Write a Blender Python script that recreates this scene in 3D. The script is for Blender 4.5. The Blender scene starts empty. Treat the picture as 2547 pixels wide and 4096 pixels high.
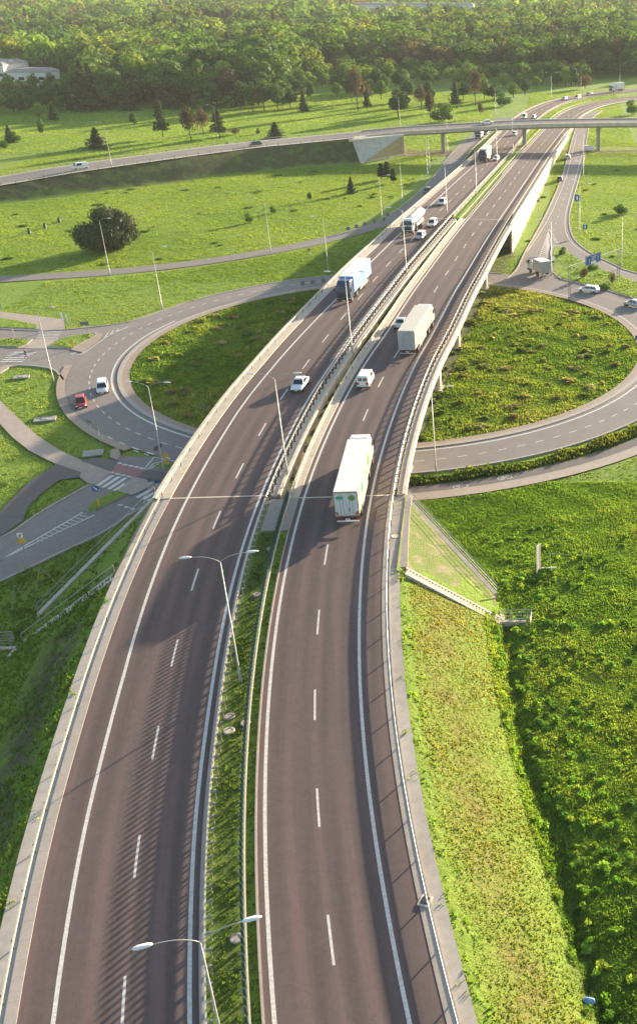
import bpy, bmesh, math, random
import numpy as np
from mathutils import Vector, Matrix
from mathutils.geometry import tessellate_polygon
random.seed(7); RNG = np.random.default_rng(7)
R = math.radians; PI = math.pi
SC = bpy.context.scene; COL = SC.collection

# ------------------------------------------------------------------ camera
CAM_H, PITCH, FPX, CX, CY = 54.3, 0.479, 4250., 2270., 2068.     # survey of the photograph (pixels of the 2547x4096 original)
cd = bpy.data.cameras.new('camera'); cam = bpy.data.objects.new('camera', cd); COL.objects.link(cam)
cam.location = (0, 0, CAM_H); cam.rotation_euler = (PI/2 - PITCH, 0, 0)
cd.sensor_fit = 'VERTICAL'; cd.sensor_height = 24; cd.lens = 24*FPX/4096
cd.shift_x = -(CX - 2547/2)/4096; cd.shift_y = (CY - 2048)/4096
cd.clip_start = 0.5; cd.clip_end = 9000
SC.camera = cam
# ------------------------------------------------------------------ sky, sun, exposure
SUN_EL, SUN_AZ = 10.2, 34.0
w = bpy.data.worlds.new('World'); SC.world = w; w.use_nodes = True
nt = w.node_tree; sky = nt.nodes.new('ShaderNodeTexSky'); sky.sky_type = 'NISHITA'; sky.sun_disc = False
sky.sun_elevation = R(SUN_EL); sky.sun_rotation = R(SUN_AZ); sky.air_density = 1.2; sky.dust_density = 1.8; sky.ozone_density = 1.6
nt.links.new(sky.outputs[0], nt.nodes['Background'].inputs[0]); nt.nodes['Background'].inputs[1].default_value = 0.11
sl = bpy.data.lights.new('sun', 'SUN'); sl.energy = 5.0; sl.angle = R(0.9); sl.color = (1.0, 0.83, 0.60)
so = bpy.data.objects.new('sun', sl); COL.objects.link(so); so.rotation_euler = (R(90-SUN_EL), 0, R(180-SUN_AZ))
SC.view_settings.view_transform = 'Standard'; SC.view_settings.look = 'None'; SC.view_settings.exposure = 1.70; SC.view_settings.gamma = 1
SC.cycles.volume_step_rate = 1; SC.cycles.max_bounces = 6; SC.cycles.volume_bounces = 1
SC.cycles.use_denoising = True

# ------------------------------------------------------------------ survey: photo position (1512-px-wide picture) -> point on a level plane
def site(px, py, z=-5.0):
    u = (px*1.6845 - CX)/FPX; v = (py*1.6845 - CY)/FPX; c, s = math.cos(PITCH), math.sin(PITCH)
    r = (u, c - v*s, -s - v*c); t = (z - CAM_H)/r[2]
    return (r[0]*t, r[1]*t, z)
def crop(x0, y0, k, pts):      # points read in an enlarged crop -> 1512-px coordinates
    return [((x0 + x/k)/1.6845, (y0 + y/k)/1.6845) for x, y in pts]
_ys = np.arange(0, 900, 1.0)
_z = np.interp(_ys, [0, 40, 70, 100, 150, 200, 250, 300, 350, 400, 450, 500], [-.2, 0, .5, 1.5, 2.3, 2.2, 1.2, -.3, -1.9, -3.4, -4.3, -4.75])
_z = np.convolve(np.pad(_z, 20, mode='edge'), np.hanning(41)/np.hanning(41).sum(), 'valid')
def zr(Y): return float(np.interp(Y, _ys, _z))
def road_site(px, py, dz=0):
    z = 0
    for i in range(40): q = site(px, py, z + dz); z = zr(q[1])
    return q
# ------------------------------------------------------------------ road axes
def catmull(P, step=1.5):
    P = [np.array(p, float) for p in P]; P = [2*P[0]-P[1]] + P + [2*P[-1]-P[-2]]; out = []
    for i in range(1, len(P)-2):
        n = max(2, int(np.linalg.norm(P[i+1]-P[i])/step))
        for k in range(n):
            t = k/n; a, b, c, d = P[i-1:i+3]
            out.append(.5*((2*b)+(c-a)*t+(2*a-5*b+4*c-d)*t*t+(3*b-a-3*c+d)*t**3))
    out.append(P[-2]); return np.array(out)
class Axis:
    def __init__(s, P, step=1.5, zf=None, smooth=0):
        s.p = catmull(P, step)
        if smooth:
            q = s.p.copy(); k = np.hanning(smooth+2)[1:-1]; k /= k.sum(); h = smooth//2
            for c in (0, 1): q[h:-h, c] = np.convolve(s.p[:, c], k, 'valid')
            s.p = q
        d = np.hypot(*np.diff(s.p[:, :2], axis=0).T); s.s = np.r_[0, np.cumsum(d)]; s.L = s.s[-1]
        t = np.gradient(s.p[:, :2], axis=0); s.t = t/np.hypot(*t.T)[:, None]; s.zf = zf
    def at(s, S, off=0, dz=0):
        x = np.interp(S, s.s, s.p[:, 0]); y = np.interp(S, s.s, s.p[:, 1]); tx = np.interp(S, s.s, s.t[:, 0]); ty = np.interp(S, s.s, s.t[:, 1])
        if s.zf is not None: z = s.zf(y)
        elif s.p.shape[1] > 2: z = float(np.interp(S, s.s, s.p[:, 2]))
        else: z = -5.0
        return (x + ty*off, y - tx*off, z + dz)
    def dir(s, S): return (float(np.interp(S, s.s, s.t[:, 0])), float(np.interp(S, s.s, s.t[:, 1])))
    def near(s, x, y):
        d = np.hypot(s.p[:, 0]-x, s.p[:, 1]-y); return float(s.s[d.argmin()])
    def sy(s, Y): return float(np.interp(Y, s.p[:, 1], s.s))
RC = Axis([(-1.5,8),(-5.8,20),(-10.4,33),(-14.24,44.82),(-17.49,56.26),(-20.26,67.93),(-22.48,79.57),(-24.19,91.24),(-25.43,103.13),(-26.2,115.2),(-26.5,127.39),(-26.43,139.22),(-26.01,151.08),(-25.2,163.2),(-24.04,187.5),(-23.23,199.38),(-21.85,224.23),(-20.32,248.55),(-18.76,271.81),(-17.19,295.6),(-15.7,318.7),(-14.19,342.34),(-11.6,380),(-8.2,421),(-5,455),(-1.5,490),(3.2,515),(10,536),(20,554),(37,573),(62,592),(95,610)], zf=zr, smooth=9)
LC = Axis([(-14.2,8),(-18.2,20),(-22.3,31),(-26.,41.8),(-29.7,54.7),(-32.2,65.7),(-34.5,77.3),(-36.3,88.8),(-37.6,100.4),(-38.4,112.2),(-38.8,124.1),(-38.9,136.5),(-38.5,147.6),(-38.1,159.7),(-37.5,172.),(-36.8,183.9),(-36.1,196.2),(-35.4,208.5),(-34.6,220.2),(-33.8,232.3),(-32.2,256),(-30.2,285),(-28.2,315),(-26.2,345),(-24,380),(-21.6,421),(-19.6,455),(-16.5,492),(-11.5,522),(-4,550),(8,575),(28,600),(55,622),(90,640)], zf=zr, smooth=9)
def yof(ax): return lambda S: float(np.interp(S, ax.s, ax.p[:, 1]))
YL, YR = yof(LC), yof(RC)
def tab(ax, ys, vs): return lambda S: float(np.interp(np.interp(S, ax.s, ax.p[:, 1]), ys, vs))
L_SOL = tab(LC, [40,75,100,130,150,170,185], [-3.8,-3.8,-4.2,-4.6,-4.5,-4.1,-3.8])     # outer edge line of the left carriageway
L_ASP = tab(LC, [40,90,125,160,200], [-5.8,-6.0,-6.3,-6.2,-5.9])
L_RAIL = tab(LC, [40,90,125,190,230], [-6.6,-6.75,-7.15,-7.1,-6.9])
L_EDGE = tab(LC, [40,90,110,230,420,470], [-7.8,-7.9,-8.0,-7.9,-7.6,-7.2])
R_EDGE = 7.45
YA, YB = 106.2, 255.0                      # the two abutments
CR = (-30.7, 178.2)                        # roundabout centre

# ------------------------------------------------------------------ materials
MATS = {}
def new_mat(name):
    m = bpy.data.materials.new(name); m.use_nodes = True; MATS[name] = m; nt = m.node_tree
    return m, nt, nt.nodes['Principled BSDF']
def N(nt, t, **kw):
    n = nt.nodes.new(t)
    for k, v in kw.items():
        if k in n.inputs.keys(): n.inputs[k].default_value = v
        else: setattr(n, k, v)
    return n
def ramp(nt, fac, stops):
    r = nt.nodes.new('ShaderNodeValToRGB'); nt.links.new(fac, r.inputs[0]); e = r.color_ramp.elements
    e[0].position, e[0].color = stops[0][0], (*stops[0][1], 1); e[1].position, e[1].color = stops[-1][0], (*stops[-1][1], 1)
    for p, c in stops[1:-1]:
        x = e.new(p); x.color = (*c, 1)
    return r.outputs[0]
def noise(nt, scale, detail=4, rough=.6, coord='pos', vec=None):
    n = N(nt, 'ShaderNodeTexNoise'); n.inputs['Scale'].default_value = scale; n.inputs['Detail'].default_value = detail; n.inputs['Roughness'].default_value = rough
    if vec is None:
        vec = nt.nodes.new('ShaderNodeNewGeometry').outputs['Position'] if coord == 'pos' else nt.nodes.new('ShaderNodeTexCoord').outputs['Object']
    nt.links.new(vec, n.inputs['Vector']); return n.outputs[0]
def mix(nt, fac, a, b, mode='MIX'):
    m = nt.nodes.new('ShaderNodeMix'); m.data_type = 'RGBA'; m.blend_type = mode
    for s, v in ((0, fac), (6, a), (7, b)):
        if hasattr(v, 'is_output') or isinstance(v, bpy.types.NodeSocket): nt.links.new(v, m.inputs[s])
        elif s == 0: m.inputs[0].default_value = v
        else: m.inputs[s].default_value = (*v, 1)
    return m.outputs[2]
def bump(nt, bsdf, h, strength=.3, dist=.05):
    b = nt.nodes.new('ShaderNodeBump'); b.inputs['Strength'].default_value = strength; b.inputs['Distance'].default_value = dist
    nt.links.new(h, b.inputs['Height']); nt.links.new(b.outputs[0], bsdf.inputs['Normal'])
def plain(name, col, rough=.6, metal=0, var=.12, scale=3.0, coord='obj', spec=.4, bmp=0, bscale=20):
    m, nt, b = new_mat(name)
    n = noise(nt, scale, 5, .65, coord)
    c = ramp(nt, n, [(.3, tuple(x*(1-var) for x in col)), (.7, tuple(min(1, x*(1+var)) for x in col))])
    nt.links.new(c, b.inputs['Base Color']); b.inputs['Roughness'].default_value = rough; b.inputs['Metallic'].default_value = metal
    b.inputs['Specular IOR Level'].default_value = spec
    if bmp: bump(nt, b, noise(nt, bscale, 3, .6, coord), bmp, .03)
    return m
def joints(nt, c, period, w=.012, dark=.55, axis=1):
    uv = nt.nodes.new('ShaderNodeUVMap'); uv.uv_map = 'road'; sp = nt.nodes.new('ShaderNodeSeparateXYZ'); nt.links.new(uv.outputs[0], sp.inputs[0])
    a = N(nt, 'ShaderNodeMath', operation='MULTIPLY_ADD'); nt.links.new(sp.outputs[axis], a.inputs[0]); a.inputs[1].default_value = 1/period; a.inputs[2].default_value = .5
    f = N(nt, 'ShaderNodeMath', operation='FRACT'); nt.links.new(a.outputs[0], f.inputs[0]); l = N(nt, 'ShaderNodeMath', operation='LESS_THAN'); nt.links.new(f.outputs[0], l.inputs[0]); l.inputs[1].default_value = w
    return mix(nt, l.outputs[0], c, mix(nt, 1.0, c, (dark, dark, dark), 'MULTIPLY'))
def jointed(name, col, period, var=.15):
    m, nt, b = new_mat(name); n = noise(nt, .7, 5, .65); n2 = noise(nt, 4, 4, .7)
    c = ramp(nt, n, [(.3, tuple(x*(1-var) for x in col)), (.7, tuple(min(1, x*(1+var*.6)) for x in col))]); c = mix(nt, .3, c, ramp(nt, n2, [(.3, tuple(x*.6 for x in col)), (.6, col)]))
    nt.links.new(joints(nt, c, period), b.inputs['Base Color']); b.inputs['Roughness'].default_value = .85; b.inputs['Specular IOR Level'].default_value = .3; bump(nt, b, n2, .2, .02)
def asphalt(name, c1, c2, tracks=False, rough=.85):
    m, nt, b = new_mat(name)
    big = noise(nt, .06, 3, .5); mid = noise(nt, 1.3, 5, .7); fine = noise(nt, 30, 2, .6)
    c = ramp(nt, big, [(.35, c1), (.65, c2)])
    c = mix(nt, .35, c, ramp(nt, mid, [(.35, tuple(x*.75 for x in c1)), (.7, tuple(x*1.25 for x in c2))]))
    c = mix(nt, .22, c, ramp(nt, fine, [(.35, (.04,.038,.037)), (.72, (.32,.29,.27))]))
    if tracks:
        uv = nt.nodes.new('ShaderNodeUVMap'); uv.uv_map = 'road'; sp = nt.nodes.new('ShaderNodeSeparateXYZ'); nt.links.new(uv.outputs[0], sp.inputs[0])
        wv = N(nt, 'ShaderNodeMath', operation='MULTIPLY'); nt.links.new(sp.outputs[0], wv.inputs[0]); wv.inputs[1].default_value = 2*PI/1.85
        cs = N(nt, 'ShaderNodeMath', operation='COSINE'); nt.links.new(wv.outputs[0], cs.inputs[0])
        mp = nt.nodes.new('ShaderNodeCombineXYZ'); a = N(nt, 'ShaderNodeMath', operation='MULTIPLY'); nt.links.new(sp.outputs[1], a.inputs[0]); a.inputs[1].default_value = .035
        nt.links.new(sp.outputs[0], mp.inputs[0]); nt.links.new(a.outputs[0], mp.inputs[1])
        st = noise(nt, 1.1, 4, .6, vec=mp.outputs[0])
        ad = N(nt, 'ShaderNodeMath', operation='MULTIPLY_ADD'); nt.links.new(cs.outputs[0], ad.inputs[0]); ad.inputs[1].default_value = .12; nt.links.new(st, ad.inputs[2])
        c = mix(nt, .55, c, ramp(nt, ad.outputs[0], [(.28, tuple(x*.62 for x in c1)), (.5, c1), (.72, (c2[0]*1.18, c2[1]*1.02, c2[2]*1.0))]))
    if tracks:
        c = joints(nt, c, 7.5, .010, .72, 0); crk = noise(nt, .9, 8, .75); c = mix(nt, .5, c, mix(nt, 1.0, c, ramp(nt, crk, [(.485, (1,1,1)), (.5, (.62,.6,.6)), (.515, (1,1,1))]), 'MULTIPLY'))
    nt.links.new(c, b.inputs['Base Color']); b.inputs['Roughness'].default_value = rough; b.inputs['Specular IOR Level'].default_value = .25
    bump(nt, b, noise(nt, 45, 2, .6), .25, .01)
    return m
asphalt('road_asphalt', (.112,.082,.080), (.160,.110,.108), True)
asphalt('street_asphalt', (.215,.193,.186), (.265,.24,.23), False)
asphalt('path_asphalt', (.13,.118,.115), (.16,.145,.14), False)
asphalt('pink_paving', (.40,.33,.28), (.47,.39,.335), False)
asphalt('apron_paving', (.36,.31,.275), (.43,.375,.335), False)
asphalt('brick_paving', (.36,.27,.22), (.42,.33,.27), False)
asphalt('red_asphalt', (.33,.16,.15), (.38,.20,.19), False)
asphalt('gravel', (.42,.38,.34), (.54,.49,.44), False, .95)
plain('concrete', (.54,.465,.385), .85, var=.16, scale=.7, coord='pos', bmp=.2)
jointed('concrete_joint', (.54,.465,.385), 5.0); jointed('cornice_joint', (.66,.575,.47), 5.0); jointed('kerb_joint', (.38,.34,.31), 1.5)
plain('concrete_grey', (.34,.32,.30), .88, var=.2, scale=.5, coord='pos', bmp=.2)
plain('concrete_pale', (.66,.575,.47), .85, var=.10, scale=.9, coord='pos', bmp=.15)
plain('kerb_stone', (.36,.33,.30), .85, var=.15, scale=2, coord='pos')
plain('white_line', (.60,.57,.53), .6, var=.24, scale=5, coord='pos')
plain('galvanised', (.36,.36,.35), .5, .35, var=.12, scale=4)
plain('galv_sunlit', (.60,.54,.43), .5, .2, var=.12, scale=4)  # galvanised steel with warm sunlight painted into the colour
plain('galv_post', (.40,.38,.35), .5, .5, var=.15, scale=4)
plain('lamp_metal', (.40,.39,.37), .45, .3, var=.06)
plain('lamp_white', (.80,.80,.80), .35, var=.03)
plain('screen_green', (.030,.075,.062), .55, .1, var=.2, scale=2)
plain('post_shaded', (.10,.092,.085), .6, .2)  # post steel darkened to paint in the shade on and around the posts
plain('rubber', (.022,.022,.023), .8)
plain('dark_plastic', (.03,.031,.034), .5)
plain('rim', (.35,.35,.36), .35, .7)
plain('chassis', (.05,.05,.052), .6)
plain('sign_blue', (.025,.11,.34), .45, var=.08)
plain('sign_white', (.78,.78,.78), .45, var=.03)
plain('sign_yellow', (.72,.42,.04), .5, var=.06)
plain('sign_grey', (.16,.18,.21), .5, .3, var=.08)
plain('roof_grey', (.30,.27,.26), .8, var=.15, scale=.2, coord='pos')
plain('wall_white', (.74,.70,.66), .8, var=.05, scale=.4, coord='pos')
plain('bark', (.10,.075,.055), .9, var=.3, scale=3)
plain('soil', (.13,.095,.07), .95, var=.3, scale=.8, coord='pos', bmp=.4, bscale=6)
plain('sandy_soil', (.34,.28,.18), .95, var=.25, scale=.9, coord='pos', bmp=.5, bscale=5)
plain('skin', (.55,.36,.27), .6); plain('dark_cloth', (.025,.025,.03), .9); plain('grey_cloth', (.20,.20,.22), .9); plain('hair', (.04,.025,.018), .7)
m, nt, b = new_mat('sparse_slope'); na, nb_ = noise(nt, .55, 5, .7), noise(nt, 6, 4, .75)
cs_ = ramp(nt, nb_, [(.3, (.17,.15,.09)), (.7, (.34,.29,.18))]); cg_ = ramp(nt, nb_, [(.3, (.08,.13,.025)), (.7, (.20,.25,.05))])
nt.links.new(mix(nt, ramp(nt, na, [(.36, (0,0,0)), (.50, (1,1,1))]), cs_, cg_), b.inputs['Base Color']); b.inputs['Roughness'].default_value = .95; bump(nt, b, nb_, 1.0, .15)
def paint(name, col, metal=0., rough=.28):
    m, nt, b = new_mat(name); n = noise(nt, 1.5, 4, .6, 'obj')
    c = ramp(nt, n, [(.3, tuple(x*.88 for x in col)), (.7, col)]); nt.links.new(c, b.inputs['Base Color'])
    b.inputs['Roughness'].default_value = rough; b.inputs['Metallic'].default_value = metal; b.inputs['Coat Weight'].default_value = .4; b.inputs['Coat Roughness'].default_value = .1
    return m
for n_, c_, k_ in [('paint_white',(.80,.80,.79),0),('paint_silver',(.52,.53,.53),.35),('paint_grey',(.20,.21,.215),.4),('paint_dark',(.035,.04,.05),.2),('paint_red',(.42,.03,.028),0),('paint_beige',(.56,.50,.40),0),('paint_blue',(.05,.16,.42),.1),('paint_navy',(.04,.075,.16),.2),('paint_green',(.05,.10,.085),.3),('tarp_white',(.80,.79,.77),0),('tarp_blue',(.20,.36,.70),0),('tarp_beige',(.60,.53,.43),0),('tarp_cream',(.74,.72,.50),0),('door_grey',(.42,.44,.47),0),('door_white',(.68,.72,.76),0),('box_grey',(.56,.53,.50),0),('paint_mint',(.55,.66,.62),0),('tank_white',(.78,.76,.70),.1),('emblem_green',(.05,.42,.26),0),('emblem_leaf',(.16,.36,.07),0),('emblem_rust',(.36,.20,.10),0),('trailer_red',(.5,.08,.04),0)]:
    paint(n_, c_, k_, .3 if n_.startswith('paint') else .5)
m, nt, b = new_mat('glass'); n = noise(nt, .8, 2, .5, 'obj'); nt.links.new(ramp(nt, n, [(.3, (.012,.016,.02)), (.7, (.03,.04,.05))]), b.inputs['Base Color']); b.inputs['Roughness'].default_value = .06; b.inputs['Specular IOR Level'].default_value = .7
m, nt, b = new_mat('head_light'); nt.links.new(ramp(nt, noise(nt, 3, 2, .5, 'obj'), [(.3, (.7,.7,.68)), (.7, (.9,.9,.88))]), b.inputs['Base Color']); b.inputs['Roughness'].default_value = .1
m, nt, b = new_mat('tail_light'); nt.links.new(ramp(nt, noise(nt, 3, 2, .5, 'obj'), [(.3, (.30,.01,.01)), (.7, (.42,.02,.015))]), b.inputs['Base Color']); b.inputs['Roughness'].default_value = .15
def leaf_mat(name, stops, attr=None, transl=.32, objvar=True):
    m, nt, b = new_mat(name)
    if attr:
        a = nt.nodes.new('ShaderNodeAttribute'); a.attribute_name = attr; c = a.outputs['Color']
        n = noise(nt, .8, 3, .6); c = mix(nt, .5, c, mix(nt, n, (.25,.25,.25), (1.9,1.8,1.3)), 'MULTIPLY') if False else c
        hs = nt.nodes.new('ShaderNodeHueSaturation'); mr = N(nt, 'ShaderNodeMapRange'); nt.links.new(n, mr.inputs[0]); mr.inputs[1].default_value = .3; mr.inputs[2].default_value = .7; mr.inputs[3].default_value = .7; mr.inputs[4].default_value = 1.35
        nt.links.new(c, hs.inputs['Color']); nt.links.new(mr.outputs[0], hs.inputs['Value']); c = hs.outputs[0]
    else:
        n = noise(nt, 1.2, 4, .65, 'pos'); c = ramp(nt, n, stops)
        if objvar:
            oi = nt.nodes.new('ShaderNodeObjectInfo'); hs = nt.nodes.new('ShaderNodeHueSaturation')
            mr = N(nt, 'ShaderNodeMapRange'); nt.links.new(oi.outputs['Random'], mr.inputs[0]); mr.inputs[3].default_value = .72; mr.inputs[4].default_value = 1.3
            mh = N(nt, 'ShaderNodeMapRange'); nt.links.new(oi.outputs['Random'], mh.inputs[0]); mh.inputs[3].default_value = .515; mh.inputs[4].default_value = .48
            nt.links.new(mr.outputs[0], hs.inputs['Value']); nt.links.new(mh.outputs[0], hs.inputs['Hue']); nt.links.new(c, hs.inputs['Color']); c = hs.outputs[0]
    out = nt.nodes['Material Output']; tr = nt.nodes.new('ShaderNodeBsdfTranslucent'); mx = nt.nodes.new('ShaderNodeMixShader'); mx.inputs[0].default_value = transl
    g = nt.nodes.new('ShaderNodeGamma'); g.inputs[1].default_value = .86; nt.links.new(c, g.inputs[0])
    tc = mix(nt, 1.0, g.outputs[0], (1.0, .95, .45), 'MULTIPLY'); nt.links.new(tc, tr.inputs[0])
    nt.links.new(c, b.inputs['Base Color']); b.inputs['Roughness'].default_value = .75; b.inputs['Specular IOR Level'].default_value = .2
    nt.links.new(b.outputs[0], mx.inputs[1]); nt.links.new(tr.outputs[0], mx.inputs[2]); nt.links.new(mx.outputs[0], out.inputs[0])
    return m
leaf_mat('leaf_mid', [(.3, (.06,.13,.02)), (.5, (.09,.19,.026)), (.7, (.14,.25,.034))])
leaf_mat('leaf_light', [(.3, (.12,.20,.026)), (.5, (.16,.27,.034)), (.7, (.22,.33,.044))])
leaf_mat('leaf_dark', [(.3, (.025,.060,.016)), (.5, (.055,.12,.026)), (.7, (.09,.17,.032))], transl=.35)
leaf_mat('leaf_conifer', [(.3, (.028,.050,.022)), (.5, (.048,.075,.028)), (.7, (.085,.11,.04))], transl=.25)
leaf_mat('leaf_brown', [(.3, (.055,.050,.035)), (.5, (.085,.07,.045)), (.7, (.13,.11,.06))], transl=.3)
leaf_mat('forest_leaf', None, attr='tint', transl=.42)
leaf_mat('grass_blade', None, attr='tint', transl=.5)
# ground: grass of several heights, dry patches, bare soil
m, nt, b = new_mat('grass_ground')
n1 = noise(nt, .035, 5, .6); n2 = noise(nt, .35, 5, .65); n3 = noise(nt, 3.2, 5, .75)
g1 = ramp(nt, n1, [(.34, (.14,.25,.032)), (.5, (.22,.34,.044)), (.66, (.30,.405,.060))])
g2 = ramp(nt, n2, [(.30, (.11,.205,.028)), (.52, (.22,.34,.044)), (.74, (.33,.41,.072))])
g3 = ramp(nt, n3, [(.30, (.08,.145,.022)), (.5, (.20,.295,.046)), (.72, (.33,.385,.085))])
c = mix(nt, .5, mix(nt, .5, g1, g2), g3)
dr = nt.nodes.new('ShaderNodeAttribute'); dr.attribute_name = 'cover'; sp = nt.nodes.new('ShaderNodeSeparateColor'); nt.links.new(dr.outputs['Color'], sp.inputs[0])
dry = ramp(nt, n3, [(.3, (.13,.145,.03)), (.5, (.21,.185,.055)), (.72, (.31,.245,.10))])
dm = N(nt, 'ShaderNodeMath', operation='MULTIPLY'); nt.links.new(sp.outputs[0], dm.inputs[0]); nt.links.new(ramp(nt, n2, [(.35, (.1,.1,.1)), (.62, (1,1,1))]), dm.inputs[1])
c = mix(nt, dm.outputs[0], c, dry)
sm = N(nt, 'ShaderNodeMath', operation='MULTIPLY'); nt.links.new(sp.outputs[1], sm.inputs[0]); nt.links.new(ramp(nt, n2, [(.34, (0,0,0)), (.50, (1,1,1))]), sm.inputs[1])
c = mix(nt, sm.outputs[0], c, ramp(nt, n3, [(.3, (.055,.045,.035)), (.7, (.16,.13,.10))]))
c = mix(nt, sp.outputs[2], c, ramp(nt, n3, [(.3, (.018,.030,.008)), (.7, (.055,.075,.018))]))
nt.links.new(c, b.inputs['Base Color']); b.inputs['Roughness'].default_value = .9; b.inputs['Specular IOR Level'].default_value = .15
hh = N(nt, 'ShaderNodeMath', operation='ADD'); nt.links.new(n3, hh.inputs[0]); nt.links.new(noise(nt, .9, 4, .7), hh.inputs[1]); bump(nt, b, hh.outputs[0], 1.0, .35)

# ------------------------------------------------------------------ mesh helpers
def tag(o, label=None, cat=None, group=None, kind=None):
    if label: o['label'] = label
    if cat: o['category'] = cat
    if group: o['group'] = group
    if kind: o['kind'] = kind
    return o
def link(name, me, parent=None, mat=None, smooth=False):
    o = bpy.data.objects.new(name, me); COL.objects.link(o); o.parent = parent
    if mat and not me.materials: me.materials.append(MATS[mat])
    if smooth and isinstance(me, bpy.types.Mesh): me.polygons.foreach_set('use_smooth', [True]*len(me.polygons))
    return o
def empty(name, loc=(0,0,0), rz=0, label=None, cat=None, group=None, pitch=0):
    o = bpy.data.objects.new(name, None); COL.objects.link(o); o.location = loc; o.rotation_euler = (pitch, 0, rz); o.empty_display_size = .5
    return tag(o, label, cat, group)
def np_mesh(name, V, F, attr=None):
    V = np.asarray(V, np.float32); F = np.asarray(F, np.int32); k = F.shape[1]
    me = bpy.data.meshes.new(name); me.vertices.add(len(V)); me.vertices.foreach_set('co', V.ravel())
    me.loops.add(F.size); me.loops.foreach_set('vertex_index', F.ravel()); me.polygons.add(len(F))
    me.polygons.foreach_set('loop_start', np.arange(0, F.size, k, dtype=np.int32)); me.polygons.foreach_set('loop_total', np.full(len(F), k, np.int32))
    me.update(calc_edges=True)
    if attr is not None:
        nm, A = attr; a = me.attributes.new(nm, 'FLOAT_COLOR', 'POINT'); A4 = np.ones((len(V), 4), np.float32); A4[:, :3] = A; a.data.foreach_set('color', A4.ravel())
    return me
class MB:
    def __init__(s): s.v = []; s.f = []; s.uv = None
    def add(s, vs, fs):
        n = len(s.v); s.v += [tuple(map(float, v)) for v in vs]; s.f += [tuple(n+i for i in f) for f in fs]; return s
    def box(s, cx, cy, cz, sx, sy, sz, rz=0, taper=(1,1)):
        c, d = math.cos(rz), math.sin(rz); vs = []
        for k in (-.5, .5):
            tx, ty = taper if k > 0 else (1, 1)
            for i, j in ((-.5,-.5),(.5,-.5),(.5,.5),(-.5,.5)):
                x, y = i*sx*tx, j*sy*ty; vs.append((cx + x*c - y*d, cy + x*d + y*c, cz + k*sz))
        return s.add(vs, [(0,3,2,1),(4,5,6,7),(0,1,5,4),(1,2,6,5),(2,3,7,6),(3,0,4,7)])
    def hexa(s, b, t):      # bottom 4 pts, top 4 pts (same winding, ccw seen from above)
        return s.add(list(b)+list(t), [(0,3,2,1),(4,5,6,7),(0,1,5,4),(1,2,6,5),(2,3,7,6),(3,0,4,7)])
    def tube(s, P, r, n=6, cap=True):
        P = [Vector(p) for p in P]; rs = r if hasattr(r, '__len__') else [r]*len(P); rings = []; up = Vector((0,0,1)); base = len(s.v)
        for i, p in enumerate(P):
            t = (P[min(i+1, len(P)-1)] - P[max(i-1, 0)]).normalized()
            a = t.cross(up) if abs(t.dot(up)) < .95 else t.cross(Vector((0,1,0))); a.normalize(); b_ = t.cross(a)
            for k in range(n): s.v.append(tuple(p + (a*math.cos(2*PI*k/n) + b_*math.sin(2*PI*k/n))*rs[i]))
        for i in range(len(P)-1):
            for k in range(n):
                a0 = base+i*n+k; a1 = base+i*n+(k+1)%n; s.f.append((a0, a1, a1+n, a0+n))
        if cap: s.f.append(tuple(base+k for k in range(n))[::-1]); s.f.append(tuple(base+(len(P)-1)*n+k for k in range(n)))
        return s
    def ell(s, c, r, nu=10, nv=6, rz=0):
        vs = []; cr, sr = math.cos(rz), math.sin(rz)
        for j in range(nv+1):
            ph = PI*j/nv
            for i in range(nu):
                th = 2*PI*i/nu; x, y, z = r[0]*math.sin(ph)*math.cos(th), r[1]*math.sin(ph)*math.sin(th), r[2]*math.cos(ph)
                vs.append((c[0]+x*cr-y*sr, c[1]+x*sr+y*cr, c[2]+z))
        return s.add(vs, [(j*nu+i, (j+1)*nu+i, (j+1)*nu+(i+1)%nu, j*nu+(i+1)%nu) for j in range(nv) for i in range(nu)])
    def loft(s, rings, closed=True, caps=True):
        base = len(s.v); n = len(rings[0])
        for r in rings: s.v += [tuple(map(float, p)) for p in r]
        m = n if closed else n-1
        for i in range(len(rings)-1):
            for k in range(m):
                a = base+i*n+k; b_ = base+i*n+(k+1)%n; s.f.append((a, b_, b_+n, a+n))
        if caps and closed: s.f.append(tuple(base+k for k in range(n))[::-1]); s.f.append(tuple(base+(len(rings)-1)*n+k for k in range(n)))
        return s
    def poly(s, pts, z, h=0):   # flat polygon (optionally a slab of height h)
        vs = [Vector((p[0], p[1], z)) for p in pts]; tr = tessellate_polygon([vs]); n = len(vs); base = len(s.v)
        s.v += [tuple(v) for v in vs]
        for t in tr:
            a, b_, c = [vs[i] for i in t]
            up = ((b_-a).cross(c-a)).z > 0; s.f.append(tuple(base+i for i in (t if up else t[::-1])))
        if h:
            b2 = len(s.v); s.v += [(v.x, v.y, z-h) for v in vs]
            for i in range(n): j = (i+1) % n; s.f.append((base+i, base+j, b2+j, b2+i))
        return s
    def build(s, name, mat, parent=None, smooth=False, bevel=0, recalc=True):
        me = bpy.data.meshes.new(name); me.from_pydata(s.v, [], s.f)
        if recalc and len(s.f) < 60000:
            bm = bmesh.new(); bm.from_mesh(me); bmesh.ops.recalc_face_normals(bm, faces=bm.faces); bm.to_mesh(me); bm.free()
        if s.uv and len(s.uv) == len(s.v):
            l = me.uv_layers.new(name='road')
            for p in me.polygons:
                for li in p.loop_indices: l.data[li].uv = s.uv[me.loops[li].vertex_index]
        me.update(); o = link(name, me, parent, mat, smooth)
        if bevel:
            b_ = o.modifiers.new('bevel', 'BEVEL'); b_.width = bevel; b_.segments = 2; b_.limit_method = 'ANGLE'
        return o
def val(o, S): return o(S) if callable(o) else o
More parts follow.
